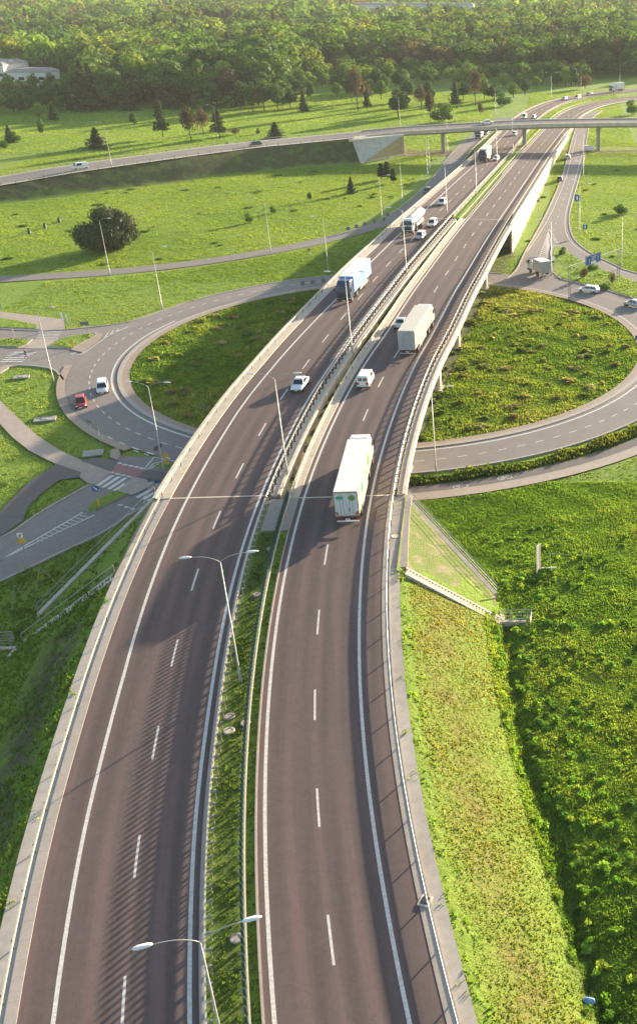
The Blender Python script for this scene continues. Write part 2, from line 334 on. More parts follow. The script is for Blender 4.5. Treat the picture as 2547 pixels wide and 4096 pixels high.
def ribbon(ax, o1, o2, s0, s1, dz, mb=None, step=2.0, thick=0):
    mb = mb or MB(); mb.uv = mb.uv if mb.uv is not None else []
    n = max(1, int(math.ceil((s1-s0)/step))); base = len(mb.v)
    for i in range(n+1):
        S = s0 + (s1-s0)*i/n; a, b_ = val(o1, S), val(o2, S)
        mb.v += [ax.at(S, a, dz), ax.at(S, b_, dz)]; mb.uv += [(a, S), (b_, S)]
        if thick: mb.v += [ax.at(S, b_, dz-thick), ax.at(S, a, dz-thick)]; mb.uv += [(b_, S), (a, S)]
    k = 4 if thick else 2
    for i in range(n):
        q = base+i*k
        if thick:
            for j in range(4): mb.f.append((q+j, q+(j+1) % 4, q+4+(j+1) % 4, q+4+j))
        else: mb.f.append((q, q+1, q+3, q+2))
    if thick: mb.f.append((base+3, base+2, base+1, base)); e = base+n*4; mb.f.append((e, e+1, e+2, e+3))
    return mb
def children(o): return [c for c in bpy.data.objects if c.parent == o]
def dup(root, loc=None, rz=None, label=None, group=None, kids=None, pitch=0, scale=None):
    kids = kids if kids is not None else [(c, children(c)) for c in children(root)]
    r = root.copy(); COL.objects.link(r)
    if loc is not None: r.location = loc
    if rz is not None: r.rotation_euler = (pitch, 0, rz)
    if scale: r.scale = (scale,)*3 if not hasattr(scale, '__len__') else scale
    if label: r['label'] = label
    if group: r['group'] = group
    for c, g in kids:
        k = c.copy(); COL.objects.link(k); k.parent = r
        for d in g:
            e = d.copy(); COL.objects.link(e); e.parent = k
    return r

# ================================================================== TERRAIN
OV = Axis([(-275,205,-4),(-235,245,-3.2),(-198.4,280.5,-2.3),(-163.7,310.8,-1.4),(-147,326.5,-.3),(-125.1,346.5,.5),(-104,366.6,.9),(-91.9,375.3,1.0),(-79.3,382.5,1.3),(-66,387,2.1),(-57,389.2,2.7),(-43,391.5,3.2),(-17,395.5,4.1),(11,397,4.5),(40,396.5,4.6),(75,393,4.5),(110,386,4.3)], step=2, smooth=7)   # near edge of the overpass road
OV_W = 12.5
S_OVA = OV.near(-57, 389.2); S_EMB = OV.near(-70.5, 385.6)                                    # overpass abutment
WR = ((-18.2,106.3), (-7.6,95.5)); WL = ((-45.9,106.3), (-53.9,91.6))
DITCH = [(12,36),(3.5,42),(1.2,47.1),(-.6,60.1),(-3.6,69.8),(-5.0,78.4),(-5.8,85.1),(-6.5,92),(-4,99)]
xs = np.concatenate([np.linspace(-1500,-300,40)[:-1], np.linspace(-300,-125,36)[:-1], np.linspace(-125,-76,26)[:-1], np.arange(-76,24,.85), np.linspace(24,80,24), np.linspace(90,700,28)])
ys = np.concatenate([np.linspace(-30,26,16)[:-1], np.arange(26,125,.85), np.arange(125,440,1.6), np.linspace(440,700,50)[1:], np.linspace(720,3200,60)])
X, Y = np.meshgrid(xs, ys)
zroad = np.interp(Y, _ys, _z)
def off_from(ax, X, Y):       # signed perpendicular distance from a road axis (roads run mostly along Y)
    ax_x = np.interp(Y, ax.p[:, 1], ax.p[:, 0]); tx = np.interp(Y, ax.p[:, 1], ax.t[:, 0]); ty = np.interp(Y, ax.p[:, 1], ax.t[:, 1])
    return (X-ax_x)*ty
dr_ = off_from(RC, X, Y) - 7.55; dl_ = -off_from(LC, X, Y) + np.interp(Y, [40,110,230,420,470], [-7.9,-8.1,-8.0,-7.7,-7.3])
out = np.maximum(np.maximum(dr_, dl_), 0)
Z = np.full_like(X, -5.0)
emb = zroad - .10 - out/1.65
def side(P, Q, X, Y): return ((Q[0]-P[0])*(Y-P[1]) - (Q[1]-P[1])*(X-P[0]))/math.hypot(Q[0]-P[0], Q[1]-P[1])
south = (Y < YA-1.0)
inR = side(WR[0], WR[1], X, Y) < -1.0; inL = side(WL[0], WL[1], X, Y) > 1.0
okA = south & (np.where(X > WR[0][0]-.8, inR, True)) & (np.where(X < WL[0][0]+.8, inL, True))
Z = np.where(okA, np.maximum(Z, emb), Z)
# north of the bridge: between retaining walls
okB = (Y > YB+.6) & (dr_ < -.7) & (dl_ < -.5)
Z = np.where(okB, np.maximum(Z, zroad-.10), Z)
# overpass approach embankment
px_, py_ = OV.p[:, 0], OV.p[:, 1]; sub = (X < -45) & (X > -320) & (Y > 190) & (Y < 470); idx = np.argwhere(sub)
Pq = np.stack([X[sub], Y[sub]], 1); best = np.full(len(Pq), 1e9); bz = np.zeros(len(Pq)); bo = np.zeros(len(Pq)); bs = np.zeros(len(Pq))
for i in range(len(OV.p)):
    d = np.hypot(Pq[:, 0]-px_[i], Pq[:, 1]-py_[i]); k = d < best; best = np.where(k, d, best)
    o = (Pq[:, 0]-px_[i])*OV.t[i, 1] - (Pq[:, 1]-py_[i])*OV.t[i, 0]; bo = np.where(k, o, bo); bz = np.where(k, OV.p[i, 2], bz); bs = np.where(k, OV.s[i], bs)
outo = np.maximum(np.maximum(bo-1.2, -bo-OV_W-1.2), 0); zo = np.maximum(-5, bz-.12-outo/1.38); zo = np.where(bs < S_EMB, zo, -5)
tmp = Z[sub]; Z[sub] = np.maximum(tmp, zo)
# ditch at the foot of the right-hand slope
def poly_dist(P, X, Y):
    m = np.full_like(X, 1e9)
    for (ax_, ay), (bx, by) in zip(P[:-1], P[1:]):
        L2 = (bx-ax_)**2+(by-ay)**2; t = np.clip(((X-ax_)*(bx-ax_)+(Y-ay)*(by-ay))/L2, 0, 1); m = np.minimum(m, np.hypot(X-ax_-t*(bx-ax_), Y-ay-t*(by-ay)))
    return m
dd = poly_dist(DITCH, X, Y); Z -= .5*np.exp(-(dd/.9)**2)
DL = [site(*p)[:2] for p in [(-150,1560),(0,1440),(120,1365),(260,1290),(350,1225)]]
dd2 = poly_dist(DL, X, Y); Z -= .5*np.exp(-(dd2/1.2)**2)
# gentle unevenness of the fields, only downwards so the roads stay clear
h = .5+.5*np.sin(X*.11+1.3*np.sin(Y*.07))*np.sin(Y*.13+.9*np.sin(X*.05)); h2 = .5+.5*np.sin(X*.9+np.sin(Y*.7)*2)*np.sin(Y*.8+np.sin(X*.6)*2)
Z -= np.where((Z < -4.9) & (Y > 60), .10*h + .05*h2, 0)
Z = np.where((Y < 104) & (X > -3), Z + .22*h2 - .1, Z)
cover = np.zeros(X.shape+(3,), np.float32)          # r dry mown grass, g bare soil, b dark low growth; both also paint shade on the overpass slope
right = (dr_ > .6) & (dr_ < 6.6) & (Y < 92)
cover[..., 0] = np.where(right, np.clip(1.15-abs(dr_-3.6)/3.2, 0, 1), 0)
cover[..., 0] = np.maximum(cover[..., 0], np.where((Y > 230) & (Y < 420) & (X < -50), .32, 0))
rr = np.hypot(X-CR[0], Y-CR[1]); cover[..., 0] = np.maximum(cover[..., 0], np.where((rr < 43) & (X > -22), np.clip((8-abs(X+10))/8, 0, 1)*.55, 0))
left = (dl_ > .8) & (dl_ < 8) & (Y < 84); cover[..., 1] = np.where(left, np.clip(1-abs(dl_-3.2)/3.6, 0, 1), 0)
cover[..., 1] = np.maximum(cover[..., 1], np.where((Y > 107) & (Y < YB) & (dr_ < 0) & (dl_ < 0), .8, 0))
cover[..., 1] = np.maximum(cover[..., 1], np.where((Y > 386) & (Y < 408) & (X < 60) & (X > -60) & (bo_all := np.abs(Y-395) < 8), .9, 0))
cover[..., 2] = np.clip(np.exp(-(dd/.6)**2)*.75, 0, 1)
med_ = (off_from(RC, X, Y) < -5.2) & (off_from(LC, X, Y) > 5.0) & (Y < 99); cover[..., 2] = np.where(med_, .55, cover[..., 2])
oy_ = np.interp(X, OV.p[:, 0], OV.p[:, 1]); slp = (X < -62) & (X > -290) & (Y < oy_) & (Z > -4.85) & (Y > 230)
cover[..., 1] = np.where(slp, .75, cover[..., 1]); cover[..., 2] = np.where(slp, .45, cover[..., 2])  # shade of the near embankment slope, painted in through the ground cover
i0 = np.arange(len(ys)-1)[:, None]*len(xs) + np.arange(len(xs)-1)[None]; F = np.stack([i0, i0+1, i0+1+len(xs), i0+len(xs)], -1).reshape(-1, 4)
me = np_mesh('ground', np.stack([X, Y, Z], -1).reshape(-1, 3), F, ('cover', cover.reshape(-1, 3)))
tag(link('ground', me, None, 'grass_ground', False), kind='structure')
def zg(x, y):      # height of the ground at a point
    i = min(max(int(np.searchsorted(xs, x))-1, 0), len(xs)-2); j = min(max(int(np.searchsorted(ys, y))-1, 0), len(ys)-2)
    u = (x-xs[i])/(xs[i+1]-xs[i]); v = (y-ys[j])/(ys[j+1]-ys[j])
    return float((Z[j, i]*(1-u)+Z[j, i+1]*u)*(1-v) + (Z[j+1, i]*(1-u)+Z[j+1, i+1]*u)*v)
def zgv(x, y):
    i = np.clip(np.searchsorted(xs, x)-1, 0, len(xs)-2); j = np.clip(np.searchsorted(ys, y)-1, 0, len(ys)-2)
    u = (x-xs[i])/(xs[i+1]-xs[i]); v = (y-ys[j])/(ys[j+1]-ys[j])
    return (Z[j, i]*(1-u)+Z[j, i+1]*u)*(1-v) + (Z[j+1, i]*(1-u)+Z[j+1, i+1]*u)*v
def struct(o): o['kind'] = 'structure'; return o
def sheet(name, mb, mat): return struct(mb.build(name, mat, recalc=False))

# ================================================================== MAIN ROADS
SA_L, SA_R, SB_L, SB_R = LC.sy(YA), RC.sy(YA), LC.sy(YB), RC.sy(YB)
S0 = 0
for ax, oa, ob, nm in ((LC, L_ASP, 4.25, 'road'), (RC, -4.25, 5.75, 'road')):
    sheet(nm, ribbon(ax, oa, ob, S0, ax.L, 0, step=2.0), 'road_asphalt')
mk = MB()
def dashes(ax, off, s0, s1, on, period, w, mb, dz=.006):
    s = s0
    while s < s1: ribbon(ax, off-w/2, off+w/2, s, min(s+on, s1), dz, mb, step=2.0); s += period
sR = RC.near(-14.24, 44.82); sL = LC.near(*road_site(454.2, 1407.6)[:2])
dashes(RC, 0, sR % 12 - 12 + .01, RC.L, 4, 12, .17, mk); dashes(LC, 0, sL % 12, LC.L, 4, 12, .17, mk)
ribbon(RC, -3.84, -3.58, S0, RC.L, .006, mk); ribbon(RC, 3.58, 3.84, S0, RC.L, .006, mk)
ribbon(LC, 3.58, 3.84, S0, LC.L, .006, mk); ribbon(LC, lambda s: L_SOL(s)-.13, lambda s: L_SOL(s)+.13, S0, LC.L, .006, mk)
dashes(RC, 3.7, RC.sy(432), RC.L, 1.5, 4.5, .25, mk, .01)
sheet('road_markings', mk, 'white_line')
jt = MB()
for ax, s, a, b_ in ((LC, SA_L+.1, L_ASP, 4.2), (RC, SA_R+.1, -4.2, 5.7), (LC, SB_L+1, L_ASP, 4.2), (RC, SB_R, -4.2, 5.7)): ribbon(ax, a, b_, s, s+.22, .010, jt)
sheet('expansion_joints', jt, 'concrete_pale')
# kerbs, gutters, hard shoulders
k = MB()
ribbon(LC, 4.25, 4.62, S0, LC.L, .10, k, thick=.3); ribbon(RC, -4.40, -4.25, S0, SA_R, .10, k, thick=.3); ribbon(RC, -4.40, -4.25, SB_R, RC.L, .10, k, thick=.3)
ribbon(RC, 5.75, 6.05, S0, RC.L, .025, k, thick=.3); ribbon(RC, 6.40, 6.50, S0, SA_R-12, .10, k, thick=.3)
ribbon(LC, lambda s: L_ASP(s)-.7, L_ASP, S0, SA_L, .06, k, thick=.3); ribbon(LC, lambda s: L_ASP(s)-.3, L_ASP, SB_L, LC.L, .10, k, thick=.3)
struct(k.build('kerb', 'kerb_joint'))
sh = MB()
ribbon(LC, L_EDGE, lambda s: L_ASP(s)-.7, S0, SA_L, .0, sh); ribbon(RC, 6.05, R_EDGE, S0, RC.sy(90.5), .0, sh)
sheet('shoulder', sh, 'gravel')
sh = MB(); ribbon(RC, 6.05, R_EDGE+.75, RC.sy(90.5), SA_R, .02, sh, thick=.4)
ribbon(LC, L_EDGE, lambda s: L_ASP(s)-.7, LC.sy(97), SA_L, .02, sh, thick=.3); ribbon(RC, -7.3, -4.4, RC.sy(99.3), SA_R, .03, sh, thick=.4)
struct(sh.build('abutment_apron', 'apron_paving'))
sh = MB(); ribbon(LC, L_EDGE, lambda s: L_ASP(s)-.3, SB_L, LC.L, .04, sh); ribbon(RC, 6.05, R_EDGE, SB_R, RC.L, .04, sh)
sheet('shoulder', sh, 'concrete')
sh = MB(); ribbon(RC, -5.0, -4.40, RC.sy(330), RC.L, -.02, sh); sheet('median_strip', sh, 'kerb_stone')

# ================================================================== THE TWO VIADUCTS
def viaduct(label, ax, e0, e1, s0, s1, rail0, rail1, walk0, walk1, pier_off, pier_s):
    t = empty('viaduct', ax.at((s0+s1)/2, 0, -8), 0, label, 'bridge'); inv = Matrix.Translation(-Vector(t.location))
    def loc(mb): mb.v = [tuple(Vector(v)-Vector(t.location)) for v in mb.v]; return mb
    d = MB(); rings = []
    n = int((s1-s0)/3)
    for i in range(n+1):
        S = s0+(s1-s0)*i/n; a, b_ = val(e0, S), val(e1, S); rings.append([ax.at(S, a, -.05), ax.at(S, b_, -.05), ax.at(S, b_, -.38), ax.at(S, b_-1.5, -.55), ax.at(S, b_-2.0, -1.45), ax.at(S, a+2.0, -1.45), ax.at(S, a+1.5, -.55), ax.at(S, a, -.38)])
    loc(d.loft(rings)).build('deck', 'concrete_grey', t)
    for a, b_ in walk0, walk1: loc(ribbon(ax, a, b_, s0, s1, .12, thick=.16)).build('walkway', 'concrete_joint', t)
    for e, sg in ((e0, 1), (e1, -1)):
        m = ribbon(ax, (lambda S, e=e, sg=sg: val(e, S)-.06*sg) , (lambda S, e=e, sg=sg: val(e, S)+.32*sg), s0, s1, .26, thick=.95); loc(m).build('cornice', 'cornice_joint', t)
    for S in pier_s:
        for o in pier_off:
            p = ax.at(S, o, 0); dx, dy = ax.dir(S); rz = math.atan2(dy, dx); m = MB(); x, y = p[0], p[1]
            m.loft([[(x+.95*math.cos(a)*math.cos(rz)-.55*math.sin(a)*math.sin(rz), y+.95*math.cos(a)*math.sin(rz)+.55*math.sin(a)*math.cos(rz), z) for a in np.linspace(0, 2*PI, 14, endpoint=False)] for z in (-5.6, p[2]-1.5)])
            m.box(x, y, -5.15, 2.4, 1.6, .5, rz); loc(m).build('pier', 'concrete_pale', t)
    return t
pY = [site(1147, 686)[1]+1, 0, site(1075, 826)[1]+1, 0]
piers = [127.5, 158.5, pY[2] if 165 < pY[2] < 190 else 182, pY[0] if 205 < pY[0] < 228 else 216]
viaduct('curved viaduct carrying the left carriageway toward the camera over the roundabout', LC, lambda s: L_EDGE(s), 5.9, SA_L, SB_L, 0, 0,
        (L_EDGE, lambda s: L_ASP(s)), (4.62, 5.9), (-5.2, 0, 3.6), [LC.sy(y) for y in piers])
viaduct('curved viaduct carrying the right carriageway away from the camera over the roundabout', RC, -5.35, R_EDGE, SA_R, SB_R, 0, 0,
        (-5.35, -4.25), (6.05, R_EDGE), (-3.2, 1.2, 5.1), [RC.sy(y) for y in piers])
# abutments and wing walls
def wall_between(name, label, cat, P0, P1, z0, z1, zb, th, mat='concrete'):
    a, b_ = Vector((P0[0], P0[1], 0)), Vector((P1[0], P1[1], 0)); d = (b_-a).normalized(); n = Vector((-d.y, d.x, 0))*th/2
    m = MB(); t0, t1 = Vector((0,0,z0)), Vector((0,0,z1)); bz = Vector((0,0,zb)); m.hexa([a-n+bz, b_-n+bz, b_+n+bz, a+n+bz], [a-n+t0, b_-n+t1, b_+n+t1, a+n+t0])
    o = m.build(name, mat); return tag(o, label, cat)
def abut(Yw, zt, th, label, x0=-45.9, x1=-18.3):
    return wall_between('abutment', label, 'abutment', (x0, Yw), (x1, Yw), zt, zt, -5.6, th)
abut(YA-.3, zr(YA)-1.5, 1.6, 'pale concrete abutment under the near ends of both viaducts', -46.0, -18.3)
ab = wall_between('abutment', 'grey grooved concrete abutment under the far ends of both viaducts', 'abutment', (-40.5, YB+.9), (-12.9, YB-.6), zr(YB)-1.5, zr(YB)-1.5, -5.6, 1.2, 'concrete_grey')
m = MB(); p = RC.at(RC.sy(249), R_EDGE-.25)
for i in range(5): m.box(-13.4-i*.55, YB-1.75, -2.2, .12, .5, 6.2)
m.build('rib', 'concrete', ab)
wR = wall_between('wing_wall', 'sloping concrete wing wall running down the grass right of the road', 'wall', WR[0], WR[1], zr(106)+.25, -4.35, -5.6, .5, 'concrete')
wL = wall_between('wing_wall', 'sloping concrete wing wall running down left of the road toward the street', 'wall', WL[0], WL[1], zr(106)+.2, -4.35, -5.6, .5, 'concrete')
# bare slope between stairs and wing walls
def slope_patch(A, B, C, D, mat, n=14):
    m = MB(); A, B, C, D = map(Vector, (A, B, C, D))
    for i in range(n+1):
        for j in range(n+1):
            u, v = i/n, j/n; p = (A*(1-u)+B*u)*(1-v) + (D*(1-u)+C*u)*v; m.v.append((p.x, p.y, p.z+.14+.05*math.sin(u*9)*math.sin(v*7)))
    m.f = [(i*(n+1)+j, (i+1)*(n+1)+j, (i+1)*(n+1)+j+1, i*(n+1)+j+1) for i in range(n) for j in range(n)]
    return m
zt = zr(104)
sheet('bare_slope', slope_patch((-18.1,106.2,zt), (-7.7,95.6,-4.6), (-7.0,90.9,-4.95), (-16.9,90.6,zr(90)+.05), 'x'), 'sparse_slope')
sheet('bare_slope', slope_patch((-45.9,106.1,zt), (-53.8,91.7,-4.6), (-53.2,86.4,-4.9), (-44.3,89.8,zr(90)+.02), 'x'), 'sparse_slope')
def stairs(label, A, B, w=1.1, n=30):
    A, B = Vector(A), Vector(B); t = empty('stairs', A, 0, label, 'stairs'); d = B-A; dh = Vector((d.x, d.y, 0)).normalized(); nn = Vector((-dh.y, dh.x, 0))*w/2
    m = MB(); rz = math.atan2(dh.y, dh.x); L = math.hypot(d.x, d.y)
    for i in range(n):
        p = d*((i+.5)/n); m.box(p.x, p.y, p.z-.02, L/n*.92, w*.8, .28, rz)
    m.build('steps', 'concrete_pale', t)
    for sg in (-1, 1):
        q = nn*sg; m = MB(); e = nn.normalized()*.1; m.hexa([q-e-Vector((0,0,.3)), q-e+d-Vector((0,0,.3)), q+e+d-Vector((0,0,.3)), q+e-Vector((0,0,.3))], [q-e+Vector((0,0,.2)), q-e+d+Vector((0,0,.2)), q+e+d+Vector((0,0,.2)), q+e+Vector((0,0,.2))]); m.build('side_kerb', 'concrete', t)
    return t
stairs('narrow concrete stairs with dark treads down the right-hand grass slope', (-16.0,90.7,zr(90)-.1), (-6.9,90.9,-4.9))
stairs('narrow overgrown concrete stairs down the left-hand slope beside a handrail', (-44.5,89.6,zr(90)-.15), (-53.4,86.3,-4.9))

# retaining walls north of the bridge
def ret_wall(label, ax, o, s0, s1, th, mat, seam=4.0):
    t = empty('retaining_wall', ax.at(s0, o, 0), 0, label, 'wall'); L = Vector(t.location)
    m = ribbon(ax, o-th/2, o+th/2, s0, s1, -.1, step=4); rings = []
    n = int((s1-s0)/4); m = MB()
    for i in range(n+1):
        S = s0+(s1-s0)*i/n; a = Vector(ax.at(S, o-th/2)); b_ = Vector(ax.at(S, o+th/2)); zt = max(a.z+.15, -4.8)
        rings.append([Vector((a.x, a.y, zt))-L, Vector((b_.x, b_.y, zt))-L, Vector((b_.x, b_.y, -5.6))-L, Vector((a.x, a.y, -5.6))-L])
    m.loft(rings); m.build('wall_face', mat, t)
    m = ribbon(ax, o-.28, o+.34, s0, s1, .36, thick=.28, step=4); m.v = [tuple(Vector(v)-L) for v in m.v]; m.build('coping', 'concrete_pale', t)
    m = MB(); S = s0+2
    while S < s1-2:
        p = Vector(ax.at(S, o+th/2)); dx, dy = ax.dir(S)
        if p.z > -4.3: m.box(p.x-L.x, p.y-L.y, (p.z-5)/2-L.z, .06, .03, p.z+4.8, math.atan2(dy, dx))
        S += seam
    m.build('panel_joint', 'concrete_grey', t); return t
ret_wall('long cream concrete retaining wall beside the right-hand slip road', RC, R_EDGE-.15, RC.sy(248), RC.sy(432), .4, 'concrete_pale')
ret_wall('low concrete retaining wall beside the left-hand slip road', LC, lambda s: 0, 0, 1, .4, 'concrete') if False else None
def L_E(s): return L_EDGE(s)+.1
class _O(float): pass
rt = empty('retaining_wall', LC.at(SB_L, -7.7, 0), 0, 'low concrete retaining wall on the left edge of the left carriageway', 'wall')
m = MB(); Lv = Vector(rt.location); rings = []
for i in range(41):
    S = SB_L-3 + (LC.sy(425)-SB_L)*i/40; a = LC.at(S, L_EDGE(S)-.05); b_ = LC.at(S, L_EDGE(S)+.3); zt = max(a[2]+.25, -4.8); rings.append([Vector((a[0], a[1], zt))-Lv, Vector((b_[0], b_[1], zt))-Lv, Vector((b_[0], b_[1], -5.6))-Lv, Vector((a[0], a[1], -5.6))-Lv])
m.loft(rings); m.build('wall_face', 'concrete', rt)

# ================================================================== ROUNDABOUT, STREETS, PATHS (at ground level)
GZ = -4.95
def P5(pts): return [site(*p)[:2] for p in pts]
def A5(pts): return P5(crop(0, 1150, 1.68, pts))      # crops of the survey
def B5(pts): return P5(crop(0, 1750, 1.68, pts))
def C5(pts): return P5(crop(350, 1700, 4.32, pts))
def ring_pt(r, a): return (CR[0]+r*math.sin(R(a)), CR[1]+r*math.cos(R(a)))
def ring(r0, r1, a0, a1, z, mb=None, step=3, thick=0):
    mb = mb or MB(); n = max(1, int(abs(a1-a0)/step)); b0 = len(mb.v)
    for i in range(n+1):
        a = a0+(a1-a0)*i/n; mb.v += [(*ring_pt(val(r0, a), a), z), (*ring_pt(val(r1, a), a), z)]
        if thick: mb.v += [(*ring_pt(val(r1, a), a), z-thick), (*ring_pt(val(r0, a), a), z-thick)]
    kk = 4 if thick else 2
    for i in range(n):
        q = b0+i*kk
        if thick:
            for j in range(4): mb.f.append((q+j, q+(j+1) % 4, q+4+(j+1) % 4, q+4+j))
        else: mb.f.append((q, q+1, q+3, q+2))
    return mb
st = ring(44.7, 52.5, 0, 360, GZ)
RAMP_L = [(-13.5,222),(-11.3,232.1),(-10,247.5),(-6.4,284.4),(-2.3,339.8),(-.4,379.8),(2.2,441),(4,470),(7.5,506)]
RAMP_R = [(16,520),(12,500),(9.5,480),(7.6,441),(5.4,379.8),(1.5,313),(.3,284.4),(1.3,262.5),(5.1,247.5),(10.5,235.8),(15,228.5),(42,200),(30,182)]
st2 = MB().poly(RAMP_L+RAMP_R+[ring_pt(50, 60), ring_pt(50, 45), ring_pt(50, 30)], GZ-.004)
ram = Axis([(-178,206),(-150,215),(-120.5,223.7),(-100.4,229.2),(-84.5,237),(-69.5,248.5),(-56.6,263.3),(-46.9,281.5),(-42.9,302),(-40.2,330),(-39.0,360),(-37.6,403),(-33,450),(-27,494)], step=3)
rampw = lambda S: 2.5+4.0*max(0, min(1, (np.interp(S, ram.s, ram.p[:, 1])-290)/110))
st3 = ribbon(ram, lambda s: -2.6-.3*rampw(s)+.75, lambda s: 2.4+.2*rampw(s)-.5, 0, ram.L, .04)
west = A5([(-160,285),(0,280),(250,292),(440,285),(640,265),(860,235),(1090,160),(1090,260),(900,400),(700,480),(560,600),(430,620),(375,560),(280,535),(150,520),(90,525),(0,580),(-160,640)])
st4 = MB().poly(west, GZ-.008)
sw = B5([(-150,760),(0,680),(100,630),(250,520),(440,410),(600,320),(700,240),(760,200),(790,120),(900,130),(1200,130),(1230,190),(1120,380),(1050,440),(900,500),(700,640),(400,780),(200,880),(0,970),(-150,1050)])
st5 = MB().poly(sw, GZ-.012)
for s_, nm in ((st, 'roundabout_road'), (st2, 'slip_road'), (st3, 'slip_road'), (st4, 'street'), (st5, 'street')): sheet(nm, s_, 'street_asphalt')
kb = ring(44.1, 44.8, 0, 360, GZ+.10, thick=.25); ring(52.5, 52.85, 96, 196, GZ+.10, kb, thick=.25); ring(52.5, 52.85, 300, 378, GZ+.10, kb, thick=.25)
def edge_kerb(pts, mb, w=.3, h=.10, z=GZ):
    ax = Axis(pts, step=2); return ribbon(ax, -w/2, w/2, 0, ax.L, z+5+h, mb, thick=.25)
for pts in (RAMP_L, RAMP_R, A5([(-160,285),(0,280),(250,292),(440,285),(640,265),(860,235),(1090,160),(1300,90)]), A5([(-160,640),(0,580),(90,525),(280,535),(375,560),(430,625)]),
            B5([(-150,760),(0,680),(100,630),(250,520),(440,410),(600,320)]), B5([(1050,440),(900,500),(700,640),(400,780),(200,880),(0,970),(-150,1050)])): edge_kerb(pts, kb)
struct(kb.build('kerb', 'kerb_stone'))
pth = ring(58.7, 60.8, 60, 206, GZ+.03); sheet('footpath', pth, 'pink_paving')
pth = ring(56.8, 58.7, 60, 204, GZ+.035); sheet('cycle_path', pth, 'path_asphalt')
lp = MB().poly(A5([(-150,600),(0,760),(120,875),(250,995),(400,1095),(540,1160)]) + B5([(640,190),(760,232),(650,320),(590,310),(540,270),(380,182),(200,92),(85,0)]) + A5([(40,960),(0,915),(-150,760)]), GZ+.03)
sheet('footpath', lp, 'pink_paving')
sheet('footpath', MB().poly(A5([(-150,145),(0,165),(150,180),(300,200),(430,215),(440,287),(270,290),(265,255),(130,225),(0,205),(-150,190)]), GZ+.03), 'pink_paving')
sheet('footpath', MB().poly(A5([(250,345),(400,345),(310,415),(135,410)]), GZ+.03), 'pink_paving')
sheet('footpath', MB().poly(A5([(-150,525),(100,522),(30,560),(-150,700)]), GZ+.03), 'pink_paving')
sheet('cycle_path', MB().poly(B5([(385,180),(550,238),(535,270),(400,290),(285,375),(190,470),(160,560),(60,630),(-150,770),(-150,640),(0,510),(70,430),(200,300)]), GZ+.037), 'path_asphalt')
sheet('cycle_path', MB().poly(B5([(545,160),(630,140),(700,145),(805,160),(745,232)]), GZ+.037), 'path_asphalt')
sheet('cycle_crossing', MB().poly(C5([(530,662),(1015,765),(870,912),(385,808)]), GZ+.012), 'red_asphalt')
sheet('footpath', MB().poly(C5([(800,935),(870,925),(1150,1000),(1120,1060),(850,1205),(740,1225),(520,1150)]), GZ+.10), 'pink_paving')
sheet('cycle_path', MB().poly(C5([(1020,785),(1085,780),(1450,860),(1240,1010),(1150,1000),(870,915)]), GZ+.10), 'path_asphalt')
sheet('cycle_crossing', MB().poly(C5([(1450,860),(1620,900),(1500,1050),(1240,1010)]), GZ+.012), 'red_asphalt')
# brick aprons
br = ring(52.5, 53.8, -146, -100, GZ+.10); br.poly(A5([(640,300),(695,322),(660,370),(560,440),(480,425),(490,412),(575,370),(640,325)]), GZ+.10); ring(42.9, 44.1, 0, 360, GZ+.08, br)
br.poly(A5([(745,1100),(800,1080),(812,1130),(790,1165),(740,1145)]), GZ+.09)
sheet('brick_apron', br, 'brick_paving')
# street markings
mk = ring(45.5, 45.8, 95, 262, GZ+.02); ring(45.5, 45.8, -98, -70, GZ+.02, mk)
for a in np.arange(0, 360, 3.4):
    if 20 < a < 97 or a > 345: continue
    rd = 49.0
    ring(rd-.09, rd+.09, a, a+1.5, GZ+.02, mk, step=2)
for a in np.arange(206, 222, 3.4): ring(52.2, 52.5, a, a+1.6, GZ+.02, mk)
def strip(pts, w, mb, z=GZ+.02):
    ax = Axis(pts, step=2); return ribbon(ax, -w/2, w/2, 0, ax.L, z+5, mb)
for q in ([(400,875),(480,880),(215,1060),(140,1055)], [(520,895),(590,905),(305,1090),(235,1085)], [(630,920),(700,925),(405,1120),(335,1110)], [(735,945),(800,955),(500,1145),(430,1140)],
          [(1100,1100),(1170,1105),(890,1270),(830,1255)], [(1240,1115),(1320,1105),(990,1300),(920,1285)], [(1300,1180),(1350,1160),(1080,1330),(1020,1310)]): mk.poly(C5(q), GZ+.02)
for x, y in [(520,650),(620,678),(722,698),(825,718),(920,742),(1018,765),(388,812),(490,838),(590,860),(688,884),(785,908),(1255,1022),(540,1375),(650,1410),(750,1440)]:
    mk.poly(C5([(x,y),(x+88,y+10),(x+62,y+32),(x-22,y+22)]), GZ+.024)
for x, y in [(640,395),(795,450),(970,508)]: mk.poly(C5([(x,y),(x+20,y-8),(x+105,y+22),(x+85,y+30)]), GZ+.02)
for q in ([(1000,750),(1160,560)], [(1160,560),(1300,590),(1510,635)], [(1050,770),(1180,640),(1300,625)], [(1080,770),(1210,680),(1300,655)]): strip(C5(q), .16, mk)
for q in ([(-60,870),(0,830),(560,505)], [(-60,862),(160,750),(635,525)]): strip(B5(q), .22, mk)
for i in range(11):
    t = i/11; a = (250+310*t, 690-185*t); b_ = (290+345*t, 700-172*t); strip(B5([a, b_]), .12, mk)
for yy, x0, x1 in ((438,95,245),(450,75,225),(462,55,200),(475,40,180),(488,20,170),(500,5,155)): strip(A5([(x0,yy),(x1,yy)]), .42, mk)
for yy, x0, x1 in ((298,262,420),(308,258,410),(318,254,405),(328,250,398),(338,246,390)): strip(A5([(x0,yy),(x1,yy)]), .3, mk)
for q in ([(480,450),(545,455),(640,390),(740,320),(865,265)], [(480,450),(560,420)], [(700,345),(730,305)], [(735,325),(765,290)], [(770,310),(800,280)], [(560,440),(590,405)]): strip(A5(q), .2, mk)
